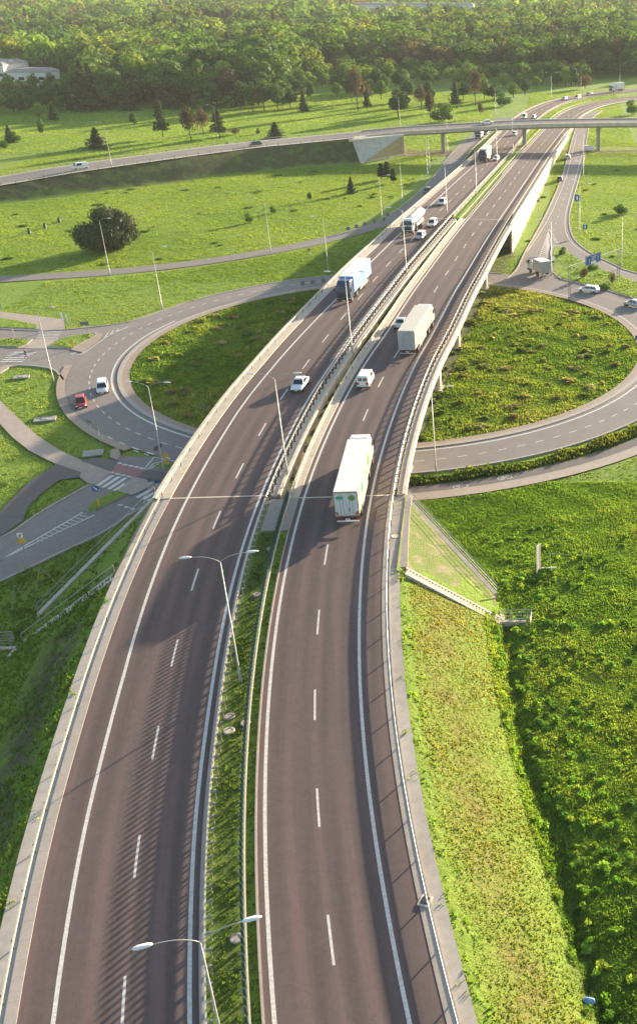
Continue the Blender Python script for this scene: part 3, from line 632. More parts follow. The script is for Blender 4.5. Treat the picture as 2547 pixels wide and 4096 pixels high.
# slip-road hatching and lines
strip([(-11.0+1.4,247.5),(-5.2,284.4),(-1.0,339.8),(.9,379.8),(3.4,441)], .18, mk); strip([(6.4,441),(4.3,379.8),(.5,313),(-.8,284.4),(0,262.5),(3.9,246.8),(9.6,234.6),(14.2,227),(40,199)], .18, mk)
tip = site(1303, 543)[:2]; e1 = site(1277, 620)[:2]; e2 = site(1330, 585)[:2]
strip([tip, site(1290, 580)[:2], e1], .15, mk); strip([tip, site(1313, 565)[:2], e2, site(1375, 625)[:2], site(1512, 678)[:2]], .15, mk)
for i in range(14):
    t = .12+.85*i/14; a = (tip[0]*(1-t)+e1[0]*t, tip[1]*(1-t)+e1[1]*t); c = site(1306-8*t, 566+55*t)[:2]; strip([a, ((a[0]+c[0])/2, (a[1]+c[1])/2+.2), c], .28, mk)
    if i < 7: t = .2+.75*i/7; a = (tip[0]*(1-t)+e2[0]*t, tip[1]*(1-t)+e2[1]*t); c = site(1305+16*t, 555+30*t)[:2]; strip([a, ((a[0]+c[0])/2, (a[1]+c[1])/2+.1), c], .28, mk)
for px_a, px_b in (((1367,365),(1386,371)), ((1362,380),(1378,385)), ((1357,426),(1371,431))): strip([site(*px_a)[:2], site(*px_b)[:2]], .5, mk)
dR = Axis([(-4,262),(-2,300),(1.5,350),(3.2,390),(5,430)], step=2); dashes(dR, 0, 0, dR.L, 2, 8, .15, mk, GZ+5.02)
dA = Axis([tuple(p) for p in ram.p[::4, :2]], step=3); dashes(dA, .3, dA.sy(310), dA.L, 3, 9, .15, mk, GZ+5.05)
strip([ram.at(S, -3.1)[:2] for S in np.arange(ram.near(-47,281), ram.L, 12)], .15, mk, GZ+.06)
sheet('street_markings', mk, 'white_line')
# bicycle symbols on the cycle path
bk = MB()
for px, py in ((1198, 1136), (1093, 1157)):
    x, y, _ = site(px, py); a = math.atan2(y-CR[1], x-CR[0]) + PI/2; ca, sa = math.cos(a), math.sin(a)
    def T(u, v): return (x+u*ca-v*sa, y+u*sa+v*ca)
    for cx_ in (-.55, .55):
        for i in range(14):
            t0, t1 = 2*PI*i/14, 2*PI*(i+1)/14; bk.poly([T(cx_+.36*math.cos(t0), .36*math.sin(t0)), T(cx_+.36*math.cos(t1), .36*math.sin(t1)), T(cx_+.46*math.cos(t1), .46*math.sin(t1)), T(cx_+.46*math.cos(t0), .46*math.sin(t0))], GZ+.045)
    for (a0, b0), (a1, b1) in (((-.55,0),(-.15,.5)), ((-.15,.5),(.4,.5)), ((.4,.5),(.55,0)), ((-.15,.5),(0,0)), ((0,0),(.4,.5)), ((-.55,0),(0,0)), ((.4,.5),(.35,.75)), ((-.25,.6),(-.05,.6))):
        d = Vector((a1-a0, b1-b0)).normalized()*.05; bk.poly([T(a0-d.y, b0+d.x), T(a1-d.y, b1+d.x), T(a1+d.y, b1-d.x), T(a0+d.y, b0-d.x)], GZ+.045)
sheet('bicycle_marking', bk, 'white_line')
# traffic islands: raised grass with kerbs
def island(pts, h=.14):
    struct(MB().poly(pts, GZ+h-.02, .3).build('traffic_island', 'kerb_stone'))
    c = np.mean(pts, axis=0); q = [(c[0]+(p[0]-c[0])*.93, c[1]+(p[1]-c[1])*.93) for p in pts]
    m = MB().poly(q, GZ+h+.03); o = sheet('island_grass', m, 'grass_ground'); ISL.append(q); return o
ISL = []
island(A5([(-150,190),(0,208),(130,228),(262,258),(268,285),(0,275),(-150,272)])); island(A5([(-150,348),(0,350),(222,353),(190,385),(130,408),(0,400),(-150,395)]))
island(A5([(322,408),(400,348),(500,325),(620,316),(642,327),(570,370),(490,414)])); island(B5([(580,490),(620,450),(750,375),(800,358),(868,386),(760,440),(640,500),(595,505)]))
island(C5([(1175,745),(1250,680),(1310,665),(1510,690),(1620,760),(1510,812),(1340,770)]))
island(P5([(1305,600),(1309,583),(1322,582),(1345,600),(1375,618),(1430,642),(1512,672),(1600,700),(1600,740),(1512,712),(1400,680),(1330,664),(1308,645)]))
grs = B5([(175,545),(200,505),(290,395),(440,288),(575,315),(440,400),(250,510)]); ISL.append(grs); sheet('verge', MB().poly(grs, GZ+.045), 'grass_ground')

# ================================================================== OVERPASS
def OVL(mb, L): mb.v = [tuple(Vector(v)-L) for v in mb.v]; return mb
t = empty('overpass', OV.at(S_OVA, -6, -8), 0, 'wide grey road bridge crossing over the motorway in the distance', 'bridge'); Lv = Vector(t.location)
m = MB(); rings = []
for i in range(70):
    S = S_OVA-2+(OV.L-S_OVA+2)*i/69; rings.append([OV.at(S, .3, -.05), OV.at(S, .3, -.5), OV.at(S, -1.4, -.65), OV.at(S, -2.4, -1.55), OV.at(S, -OV_W+2.4, -1.55), OV.at(S, -OV_W+1.4, -.65), OV.at(S, -OV_W-.3, -.5), OV.at(S, -OV_W-.3, -.05)])
OVL(m.loft(rings), Lv).build('deck', 'concrete_grey', t)
for o in (.05, -OV_W+.05): OVL(ribbon(OV, o-.3, o+.3, S_EMB, OV.L, .42, thick=1.15), Lv).build('parapet', 'concrete', t)
for nm, px, w_, py in (('left', -43.6, 2.6, 397), ('mid', -15.6, 2.4, 405), ('right', 10.8, 2.4, 402), ('far', 45, 2.4, 402)):
    S = OV.near(px, 396); p = OV.at(S, -6); dx, dy = OV.dir(S); rz = math.atan2(dy, dx)
    for q in (-1.9, 1.9):
        m = MB(); b = OV.at(S, -6+q*1.05); ang = np.linspace(0, 2*PI, 16, endpoint=False)
        for z0, z1, r0, r1 in ((-5.6, b[2]-1.5, .62, .62),): m.loft([[(b[0]+r*math.cos(a), b[1]+r*math.sin(a), z) for a in ang] for z, r in ((z0, r0), (z1, r1))])
        OVL(m, Lv).build('pier', 'concrete_grey', t)
    m = MB(); m.box(p[0], p[1], p[2]-1.62, 1.7, 7.0, .35, rz); OVL(m, Lv).build('pier_cap', 'concrete_grey', t)
sheet('overpass_road', ribbon(OV, -OV_W+.3, -.25, 0, OV.L, .03), 'street_asphalt')
mk = MB(); ribbon(OV, -1.55, -1.35, 0, OV.L, .045, mk); ribbon(OV, -OV_W+1.4, -OV_W+1.6, 0, OV.L, .045, mk); dashes(OV, -OV_W/2, 0, OV.L, 3, 9, .16, mk, .045)
sheet('road_markings', mk, 'white_line')
sh = MB(); ribbon(OV, -.25, .95, 0, S_EMB, .04, sh); ribbon(OV, -OV_W-.9, -OV_W+.3, 0, S_EMB, .04, sh); sheet('shoulder', sh, 'concrete')
# abutment block with splayed wing
A_, B_ = site(856, 387), site(960, 366); C_, D_ = site(835, 332, 1.75), site(957, 320, 2.55)
e1, e0 = OV.at(S_OVA+.6, -OV_W-.3, -.1), OV.at(S_EMB-1, -OV_W-.3, -.1); f1, f0 = OV.at(S_OVA+.6, .25, -.1), OV.at(S_EMB-2, .25, -.1)
ab = empty('abutment', (-66, 389, -5), 0, 'big sloping concrete abutment at the left end of the far overpass', 'abutment'); Lv2 = Vector(ab.location)
m = MB(); m.hexa([(A_[0],A_[1],-5.5), (B_[0],B_[1],-5.5), (e1[0],e1[1],-5.5), (e0[0],e0[1],-5.5)], [(C_[0],C_[1],C_[2]), (D_[0],D_[1],D_[2]), (e1[0],e1[1],e1[2]-.1), (e0[0],e0[1],e0[2]-.1)]); OVL(m, Lv2).build('body', 'concrete', ab)
m = MB(); dd_ = (Vector(D_)-Vector(C_)); n_ = Vector((dd_.y, -dd_.x, 0)).normalized()*.18
q = [Vector(C_)-Vector((.8,1.0,0)), Vector(D_)+Vector((.2,.1,0))]; m.hexa([q[0]+n_-Vector((0,0,.5)), q[1]+n_-Vector((0,0,.5)), q[1]-n_*3-Vector((0,0,.5)), q[0]-n_*3-Vector((0,0,.5))], [q[0]+n_+Vector((0,0,.12)), q[1]+n_+Vector((0,0,.12)), q[1]-n_*3+Vector((0,0,.12)), q[0]-n_*3+Vector((0,0,.12))]); OVL(m, Lv2).build('coping', 'concrete_pale', ab)
m = MB(); c1 = Vector(A_)*.55+Vector(B_)*.45; m.hexa([Vector(A_)+Vector((.5,-.5,-.4)), Vector(B_)+Vector((.6,-.4,-.4)), Vector(B_)+Vector((-.2,.5,-.4)), Vector(A_)+Vector((-.2,.5,-.4))], [Vector(A_)+Vector((.1,-.1,.1)), Vector(B_)+Vector((.45,-.3,3.4)), Vector(B_)+Vector((-.2,.5,3.4)), Vector(A_)+Vector((-.2,.5,.1))]); OVL(m, Lv2).build('sunlit_wedge', 'concrete_pale', ab)  # pale triangle paints a sunlit patch on the abutment face

# ================================================================== GUARD RAILS, SCREENS, HANDRAILS
def prof_sweep(ax, off, s0, s1, prof, dz, L, step=2.0, mb=None):
    mb = mb or MB(); n = max(1, int((s1-s0)/step)); rings = []
    for i in range(n+1):
        S = s0+(s1-s0)*i/n; o = val(off, S); rings.append([tuple(Vector(ax.at(S, o+a, dz+h))-L) for a, h in prof])
    mb.loft(rings); return mb
WB = [(.03,.80),(-.05,.73),(.01,.64),(.01,.58),(-.05,.50),(.03,.43),(.05,.45),(-.02,.505),(.04,.59),(.04,.63),(-.02,.725),(.05,.785)]
def post_mesh(kind):
    m = MB()
    if kind == 'plain': m.box(0, .10, .36, .10, .07, .76); m.box(0, .045, .62, .08, .08, .22)
    elif kind == 'arm':     # block-out arm and post, as seen in the median
        m.box(0, .32, .40, .12, .09, .86); m.box(0, .16, .66, .10, .30, .14); m.box(0, .38, .80, .14, .16, .05)
    else:                   # bridge post: bracket curved outwards carrying a top rail
        m.box(0, .16, .02, .28, .34, .05); m.tube([(0,.22,.02),(0,.24,.42),(0,.36,.70),(0,.42,.98),(0,.30,1.12)], [.15,.14,.12,.10,.09], 6); m.box(0, .14, .62, .10, .24, .14); m.box(0, .33, 1.0, .16, .10, .22)
    me = bpy.data.meshes.new('post'); me.from_pydata(m.v, [], m.f); me.materials.append(MATS['galv_post' if kind == 'arm' else 'post_shaded']); return me
PM = {k_: post_mesh(k_) for k_ in ('plain', 'arm', 'bridge')}
BB = [(.05,.66),(.05,.78),(-.05,.78),(-.05,.66)]
def guardrail(label, ax, off, s0, s1, spacing, facing, kind='plain', dz=0, group=None, beam='galvanised', box=True):
    """facing: +1 when the traffic is on the +offset side of the rail"""
    L = Vector(ax.at(s0, val(off, s0), dz)); t = empty('guardrail', L, 0, label, 'guardrail', group)
    pf = [(-a*facing*1.0, h) for a, h in (BB if box else WB)]
    prof_sweep(ax, off, s0, s1, pf, dz, L).build('rail', 'galv_sunlit' if box else beam, t)
    if kind == 'bridge': prof_sweep(ax, lambda S: val(off, S)-facing*.30, s0, s1, [(-.05,1.06),(.05,1.06),(.05,1.15),(-.05,1.15)], dz, L).build('top_rail', beam, t)
    n = int((s1-s0)/spacing); rest = MB()
    for i in range(n+1):
        S = s0+.3+i*spacing
        if S > s1: break
        p = Vector(ax.at(S, val(off, S), dz)); dx, dy = ax.dir(S); rz = math.atan2(dy, dx) + (0 if facing < 0 else PI)
        # local +y of the post points away from the traffic
        rz = math.atan2(dy, dx) if facing > 0 else math.atan2(dy, dx)+PI
        if i < 100: o = bpy.data.objects.new('post', PM[kind]); COL.objects.link(o); o.parent = t; o.location = p-L; o.rotation_euler = (0, 0, rz)
        else:
            c, s_ = math.cos(rz), math.sin(rz); q = p-L; rest.add([(q.x+v.co.x*c-v.co.y*s_, q.y+v.co.x*s_+v.co.y*c, q.z+v.co.z) for v in PM[kind].vertices], [tuple(f.vertices) for f in PM[kind].polygons])
    if rest.v: o = rest.build('posts', 'galv_post', t); o['kind'] = 'stuff'
    return t
guardrail('guardrail along the gravel edge left of the left carriageway, near the camera', LC, L_RAIL, 2, SA_L-1, 4, 1)
guardrail('guardrail on many block-out posts along the grass median, beside the left carriageway', LC, 4.70, 2, SA_L-2, 1.33, -1, 'arm')
guardrail('guardrail below the green anti-glare screen, beside the right carriageway', RC, -5.0, 2, SA_R-1, 1.33, 1, 'arm')
guardrail('guardrail along the paved edge right of the right carriageway, near the camera', RC, 6.22, 2, SA_R-1, 4, -1, box=False)
guardrail('bridge barrier on the outer left edge of the left viaduct', LC, L_RAIL, SA_L, SB_L, 4, 1, 'plain', .12)
guardrail('bridge barrier with curved posts on the right edge of the left viaduct', LC, 4.70, SA_L-1.5, SB_L+2, 2.0, -1, 'bridge', .12, box=False)
guardrail('bridge barrier on the left edge of the right viaduct', RC, -4.95, SA_R, SB_R+2, 4, 1, 'plain', .12)
guardrail('bridge barrier with curved posts on the right edge of the right viaduct', RC, 6.25, SA_R-.5, SB_R+3, 2.1, -1, 'bridge', .12, box=False)
guardrail('guardrail left of the left carriageway beyond the viaduct', LC, L_RAIL, SB_L, LC.sy(455), 4, 1)
guardrail('guardrail beside the left carriageway in the median beyond the viaduct', LC, 4.70, SB_L+2, LC.L, 6, -1)
guardrail('guardrail beside the right carriageway in the median beyond the viaduct', RC, -5.0, SB_R+2, RC.L, 6, 1)
guardrail('guardrail on top of the retaining wall, right of the right carriageway', RC, 6.25, SB_R+3, RC.sy(440), 4, -1)
guardrail('guardrail on the near side of the road leading up to the far overpass', OV, .7, 0, S_EMB, 4, -1)
guardrail('guardrail on the far side of the road leading up to the far overpass', OV, -OV_W-.6, 0, S_EMB, 4, 1)
guardrail('guardrail between the left slip road and the left carriageway', ram, 3.6, ram.near(-47,281), ram.sy(440), 4, -1, 'plain', .03)
# second thin rail (cable duct) on the outer left of the left viaduct
def handrail(label, P, H=1.05, spacing=2.0, mat='galvanised', mids=(.5,), name='handrail', r=.028, endclose=True):
    P = [Vector(p) for p in P]; L = P[0].copy(); t = empty(name, L, 0, label, 'railing'); up = Vector((0,0,H))
    m = MB(); m.tube([p-L+up for p in P], r*1.3, 6)
    m.build('top_rail', mat, t)
    for q in mids: MB().tube([p-L+up*q for p in P], r, 5).build('mid_rail', mat, t)
    for a, b_ in zip(P[:-1], P[1:]):
        n = max(1, round((b_-a).length/spacing))
        for i in range(n+1):
            if i == n and b_ is not P[-1]: continue
            p = a.lerp(b_, i/n)-L; MB().tube([p-Vector((0,0,.3)), p+up], r, 5).build('post', mat, t)
    return t
def lerp3(A, B, u): return tuple(A[i]+(B[i]-A[i])*u for i in range(3))
wt0 = (WL[0][0], WL[0][1], zr(106)+.15); wt1 = (WL[1][0], WL[1][1], -4.4)
handrail('steel handrail on top of the left wing wall above the street', [wt0, lerp3(wt0, wt1, .5), wt1], 1.15, 1.7, 'galvanised', (.5,))
wt0 = (WR[0][0]+.15, WR[0][1]+.1, zr(106)+.2); wt1 = (WR[1][0]+.15, WR[1][1]+.1, -4.4)
handrail('steel handrail on top of the right wing wall over the grass', [wt0, lerp3(wt0, wt1, .5), wt1], 1.15, 1.7, 'galvanised', (.35,.68))
handrail('single pale handrail beside the overgrown stairs on the left slope', [(-44.6,90.4,zr(90)-.2), (-53.6,87.2,-4.95)], 1.05, 2.6, 'galvanised', ())
handrail('short bent handrail between the two viaducts at the near abutment', [(-33.1,106.9,zr(107)), (-31.9,107.5,zr(107)), (-30.7,107.0,zr(107))], 1.1, .8, 'galvanised', (.5,))
handrail('green railing round the culvert head at the left picture edge', [(*site(-30,1528)[:2],-4.9), (*site(36,1524)[:2],-4.9), (*site(30,1544)[:2],-4.9), (*site(-30,1550)[:2],-4.9)], 1.1, 1.3, 'galvanised', (.35,.68), 'railing')
handrail('grey railing round the culvert head at the foot of the right stairs', [(-6.9,91.4,-4.95), (-3.7,91.6,-4.95), (-3.8,90.0,-4.95), (-6.6,89.6,-4.95), (-6.9,91.4,-4.95)], 1.1, 1.2, 'galvanised', (.35,.68), 'railing')
m = MB(); m.box(-5.6, 91.0, -5.3, 2.6, .35, .9); m.box(-6.7, 91.6, -5.4, .35, 1.6, .8); tag(m.build('culvert_head', 'concrete'), 'concrete culvert head under the small railing right of the stairs', 'culvert')
x, y, _ = site(5, 1540); m = MB(); m.box(x, y, -5.3, 3.2, .35, .9); m.box(x+1.4, y-.7, -5.3, .35, 1.4, .8); tag(m.build('culvert_head', 'concrete'), 'concrete culvert head under the green railing at the left picture edge', 'culvert')
# green anti-glare screen in the median
s_a, s_b = RC.sy(31), SA_R-1.2; L = Vector(RC.at(s_a, -5.1, 0)); t = empty('anti_glare_screen', L, 0, 'dark green anti-glare screen standing on the median guardrail', 'screen')
prof_sweep(RC, -5.12, s_a, s_b, [(-.05,.86),(.05,.86),(.05,1.20),(-.05,1.20)], 0, L).build('lower_panel', 'screen_green', t)
prof_sweep(RC, -5.12, s_a, s_b, [(-.025,1.40),(.025,1.40),(.025,1.44),(-.025,1.44)], 0, L).build('top_rail', 'screen_green', t)
q = MB(); q.box(0, 0, 0, .20, .05, .64, .9); bl = bpy.data.meshes.new('blade'); bl.from_pydata(q.v, [], q.f); bl.materials.append(MATS['screen_green'])
m = MB(); S = s_a; nb = 0
while S < s_b:
    p = Vector(RC.at(S, -5.12, 1.50))-L; dx, dy = RC.dir(S); a = math.atan2(dy, dx)
    if nb < 100: o = bpy.data.objects.new('blade', bl); COL.objects.link(o); o.parent = t; o.location = p; o.rotation_euler = (0, 0, a)
    else: m.box(p.x, p.y, p.z, .20, .05, .64, a+.9)
    nb += 1; S += .62
if m.v: m.build('blades', 'screen_green', t)['kind'] = 'stuff'
for i in range(45):
    S = s_a+1+i*2.4
    if S > s_b: break
    p = Vector(RC.at(S, -5.12, 0))-L; q = MB(); q.box(p.x, p.y, p.z+.6, .08, .08, 1.2); q.build('post', 'galv_post', t)
# overpass railings
for o, lb in ((.05, 'thin metal railing on the near parapet of the far overpass'), (-OV_W+.05, 'thin metal railing on the far parapet of the far overpass')):
    L = Vector(OV.at(S_EMB, o, .42)); t = empty('bridge_railing', L, 0, lb, 'railing'); m = prof_sweep(OV, o, S_EMB, OV.L, [(-.04,.62),(.04,.62),(.04,.70),(-.04,.70)], .42, L); m.build('top_rail', 'galvanised', t)
    S = S_EMB+1
    while S < OV.L: p = Vector(OV.at(S, o, .42))-L; q = MB(); q.box(p.x, p.y, p.z+.33, .09, .09, .66, 0); q.build('post', 'galv_post', t); S += 3

# ================================================================== STREET LAMPS
def lamp_proto(arms, H=11.6, reach=2.1, drop=.0):
    t = empty('street_lamp'); m = MB(); m.tube([(0,0,-.6),(0,0,0),(0,0,1.2),(0,0,1.25),(0,0,H)], [.13,.13,.12,.075,.045], 8); m.build('pole', 'lamp_metal', t, True)
    for sg in arms:
        m = MB(); P = [(0,0,H-.05)]
        for u in np.linspace(.08, 1, 9): P.append((sg*reach*u, 0, H+.62*(1-(1-u)**2.6)))
        m.tube(P, .03, 6); m.build('arm', 'lamp_metal', t, True)
        hd = MB(); e = P[-1]; rr = []
        for u, w_, h_ in ((-.02,.05,.04),(.12,.13,.08),(.35,.16,.10),(.65,.155,.09),(.85,.11,.06),(.95,.03,.02)):
            rr.append([(e[0]+sg*u, w_*math.cos(a), e[2]+.03+h_*math.sin(a)*(1 if math.sin(a) > 0 else .5)) for a in np.linspace(0, 2*PI, 10, endpoint=False)])
        hd.loft(rr); hd.build('lamp_head', 'lamp_white', t, True)
    return t
dbl = lamp_proto((-1, 1)); sgl = lamp_proto((1,), 11.4, 1.9)
dk = [(c, []) for c in children(dbl)]; sk = [(c, []) for c in children(sgl)]
first = {'d': True, 's': True}
def lamp(kind, loc, rz, label, group, scale=None):
    if first[kind]:
        first[kind] = False; o = dbl if kind == 'd' else sgl; o.location = loc; o.rotation_euler = (0, 0, rz); o['label'] = label; o['category'] = 'street lamp'; o['group'] = group; return o
    o = dup(dbl if kind == 'd' else sgl, loc, rz, label, group, dk if kind == 'd' else sk, scale=scale); o['category'] = 'street lamp'; return o
GL = 'lamps down the middle of the motorway'
LM = [((-18.1,36.8,0), 'double-armed street lamp nearest the camera, its two white heads at the bottom of the picture'),
      (road_site(572,1617), 'double-armed street lamp in the grass median beside the dark green screen'),
      (road_site(682,1125,.3), 'double-armed street lamp on the left viaduct nearest its near end'),
      (road_site(836,837,.3), 'double-armed street lamp on the left viaduct level with the blue-sided lorry'),
      (road_site(965,650,.3), 'double-armed street lamp on the left viaduct level with the white tanker'),
      (road_site(1061,507), 'double-armed street lamp where the left viaduct ends and the grass median begins'),
      (road_site(1131,464), 'double-armed street lamp in the yellowish grass median, second beyond the viaduct'),
      (road_site(1179.6,389), 'double-armed street lamp in the median, just in front of the far overpass'),
      (road_site(1217,356), 'double-armed street lamp in the median beside the overpass pier')]
for loc, lb in LM:
    dx, dy = LC.dir(LC.near(loc[0], loc[1])); lamp('d', loc, math.atan2(dy, dx)-PI/2, lb, GL)
GS = 'single lamps along the streets and slip roads'
for (px, py), hx, lb in [((262,652),(1,-.2),'tall single lamp in front of the big round bush'), ((386,733),(1,.1),'single lamp on the verge between the bush road and the roundabout'),
    ((643,598),(-1,.3),'single lamp beside the curved slip road in the middle of the left field'), ((780,649),(-1,.2),'single lamp beside the row of dark delineator boards'),
    ((955,480),(-1,.2),'single lamp in the field below the group of dark pines'), ((908,531),(1,.2),'single lamp beside the slip road left of the white tanker'), ((1015,418),(-1,.2),'left of two single lamps standing together left of the motorway'),
    ((1020,407),(1,-.2),'right of two single lamps standing together left of the motorway'), ((1063,361),(-1,-.1),'single lamp beside the left pier of the far overpass'), ((128,905),(1,.15),'single lamp with a curved arm on the traffic island by the west crossings'),
    ((1035,1122),(1,0),'single lamp on the verge between the roundabout and the cycle path, right of the viaduct'), ((1375,555),(1,.1),'single lamp beside the curve of the right slip road'), ((1308,655),(-1,.1),'single lamp at the tip of the grass island next to the box van'),
    ((1474,637),(1,.1),'single lamp in the right field behind the blue direction sign'), ((1384,424),(1,.1),'single lamp beside the right slip road, before the far overpass'), ((518,328),(-1,-.1),'single lamp in the meadow beside the dark round pine'), ((265,390),(-1,.1),'single lamp beside the white van on the embankment road')]:
    loc = site(px, py); z = -1.0+.9 if (px, py) == (265,390) else -5
    if (px, py) == (265,390): loc = site(px, py, .6)
    lamp('s', loc, math.atan2(hx[1], hx[0]), lb, GS)
for (px, py), lb in [((1378,225),'double lamp beyond the overpass behind the white cars'), ((1470,210),'double lamp beyond the overpass, furthest right'), ((1308,235),'double lamp beyond the overpass at the edge of the shrubs'), ((1176,275),'double lamp beyond the overpass, left of the carriageway'), ((950,300),'double lamp beyond the left end of the overpass')]:
    lamp('d', site(px, py), .2, lb, 'lamps beyond the overpass')
lamp('d', site(390,1115), -.05, 'double-armed lamp on the small traffic island beside the left viaduct', GS)

# ================================================================== VEHICLES (local +y is forward)
def mesh_of(mb, name, mat):
    o = mb.build(name, mat); me = o.data; bpy.data.objects.remove(o); return me
def wheel_mesh(r, w):
    m = MB(); prof = [(-w/2, r*.62), (-w/2, r*.93), (-w*.38, r), (w*.38, r), (w/2, r*.93), (w/2, r*.62)]
    ang = np.linspace(0, 2*PI, 18, endpoint=False); m.loft([[(x, q*math.cos(a), q*math.sin(a)) for a in ang] for x, q in prof]); return mesh_of(m, 'tyre', 'rubber')
def rim_mesh(r, w):
    m = MB(); ang = np.linspace(0, 2*PI, 12, endpoint=False); m.loft([[(x, q*math.cos(a), q*math.sin(a)) for a in ang] for x, q in ((-w*.54, r*.2), (-w*.52, r*.58), (w*.52, r*.58), (w*.54, r*.2))])
    return mesh_of(m, 'rim', 'rim')
WM = {'c': (wheel_mesh(.32, .21), rim_mesh(.32, .21)), 't': (wheel_mesh(.50, .30), rim_mesh(.50, .30)), 'v': (wheel_mesh(.36, .24), rim_mesh(.36, .24))}
def put(me, parent, loc, name):
    o = bpy.data.objects.new(name, me); COL.objects.link(o); o.parent = parent; o.location = loc; return o
def wheel(t, k, x, y, z):
    w_ = put(WM[k][0], t, (x, y, z), 'wheel'); put(WM[k][1], w_, (0, 0, 0), 'rim')
def car(name, label, cat, loc, hd, pitch, paintm, L=4.4, W=1.78, H=1.46, style='sedan', group=None):
    """a lofted body; greenhouse with separate panes"""
    t = empty(name, loc, math.atan2(-hd[0], hd[1]), label, cat, group, pitch)
    f, r = L/2, -L/2; hw = W/2; bz = .26; belt = .90 if style not in ('van',) else 1.08
    hood = {'sedan': 1.18, 'hatch': .95, 'wagon': 1.05, 'suv': 1.0, 'van': .75}[style]; boot = {'sedan': .85, 'hatch': .12, 'wagon': .08, 'suv': .1, 'van': .05}[style]
    st = [(r, .80, .42, belt-.12), (r+.08, .93, .30, belt-.03), (r+.5, .985, bz, belt), (r+1.3, 1, bz, belt+.01), (0, 1, bz, belt), (f-hood-.1, .995, bz, belt-.02), (f-.75, .97, bz, belt-.13), (f-.25, .90, .28, belt-.22), (f-.05, .80, .34, belt-.33), (f, .66, .42, belt-.40)]
    m = MB(); rings = []
    for y, k, z0, z1 in st:
        w_ = hw*k; rings.append([(-w_*.90, y, z0), (-w_, y, z0+.12), (-w_*1.0, y, (z0+z1)/2+.02), (-w_*.965, y, z1-.06), (-w_*.86, y, z1), (0, y, z1+.025), (w_*.86, y, z1), (w_*.965, y, z1-.06), (w_*1.0, y, (z0+z1)/2+.02), (w_, y, z0+.12), (w_*.90, y, z0)])
    m.loft(rings); body = m.build('body', paintm, t, True); body.modifiers.new('sub', 'SUBSURF').levels = 1; body.modifiers['sub'].render_levels = 1
    yb0, yb1 = r+boot+.02, f-hood+.12; rl = {'sedan': .62, 'hatch': .50, 'wagon': .34, 'suv': .38, 'van': .16}[style]; fl = .78 if style != 'van' else .62
    yt0, yt1 = yb0+rl, yb1-fl; wb, wt = hw*.90, hw*.70 if style != 'van' else hw*.82; z0, z1 = belt-.03, H
    def ring4(z, ya, yb, w_): return [(-w_, ya, z), (w_, ya, z), (w_, yb, z), (-w_, yb, z)]
    m = MB(); m.loft([ring4(z0, yb0, yb1, wb), ring4(z1-.07, yt0-.05, yt1+.06, wt*1.03), ring4(z1, yt0+.10, yt1-.14, wt*.90)]); cab = m.build('cabin', paintm, t); cab.modifiers.new('bevel', 'BEVEL').width = .05; cab.modifiers['bevel'].segments = 3
    def pane(nm, q, e=.014):
        q = [Vector(v) for v in q]; c = sum(q, Vector())/4; n = (q[1]-q[0]).cross(q[3]-q[0]).normalized()
        if n.dot(c-Vector((0, (yb0+yb1)/2, .9))) < 0: n = -n
        m = MB(); a = [v+n*e for v in q]; b_ = [v-n*.02 for v in q]; m.hexa(b_, a); return m.build(nm, 'glass', t)
    def P(u, v, face):    # point on a greenhouse face: u across/along, v up (0 belt .. 1 roof edge)
        zz = z0+(z1-.07-z0)*v
        if face == 'f': y = yb1+(yt1+.06-yb1)*v; w_ = wb+(wt*1.03-wb)*v; return (u*w_, y, zz)
        if face == 'r': y = yb0+(yt0-.05-yb0)*v; w_ = wb+(wt*1.03-wb)*v; return (u*w_, y, zz)
        w_ = wb+(wt*1.03-wb)*v; ya, yb = yb0+(yt0-.05-yb0)*v, yb1+(yt1+.06-yb1)*v; return ((1 if face == 'R' else -1)*w_, ya+(yb-ya)*u, zz)
    pane('windscreen', [P(-.88,.08,'f'), P(.88,.08,'f'), P(.88,.93,'f'), P(-.88,.93,'f')])
    if style != 'van': pane('rear_window', [P(-.82,.15,'r'), P(.82,.15,'r'), P(.80,.88,'r'), P(-.80,.88,'r')])
    else:
        for sx in (-1, 1): pane('rear_window', [P(.08*sx,.25,'r'), P(.78*sx,.25,'r'), P(.76*sx,.80,'r'), P(.08*sx,.80,'r')])
    for F in 'LR':
        pane('side_window', [P(.50,.14,F), P(.90,.14,F), P(.88,.90,F), P(.50,.90,F)])
        if style != 'van': pane('side_window', [P(.10,.14,F), P(.47,.14,F), P(.47,.90,F), P(.12,.90,F)])
    if style in ('van',) and False: pass
    wr = .32 if style != 'van' else .34
    for x in (-1, 1):
        for y in (f-.85, r+.80): wheel(t, 'c', x*(hw-.09), y, wr)
        m = MB(); m.ell((x*hw*.66, f-.16, belt-.33), (.20, .12, .075), 8, 6); m.build('headlight', 'head_light', t)
        m = MB(); m.box(x*hw*.72, r+.045, belt-.17, .34, .10, .16 if style in ('sedan',) else .30); m.build('tail_light', 'tail_light', t)
        m = MB(); m.ell((x*(hw+.08), yb1-.45, belt+.10), (.10, .07, .07), 8, 5); m.build('mirror', paintm, t, True)
    m = MB(); m.box(0, f-.06, .44, W*.58, .12, .16); m.build('grille', 'dark_plastic', t)
    m = MB(); m.box(0, f+.012, .40, .50, .02, .11); m.build('number_plate', 'sign_white', t)
    m = MB(); m.box(0, r-.0, .62, .50, .03, .11); m.build('number_plate', 'sign_white', t)
    m = MB(); m.box(0, r+.06, .36, W*.82, .14, .14); m.build('rear_bumper', 'dark_plastic', t)
    return t
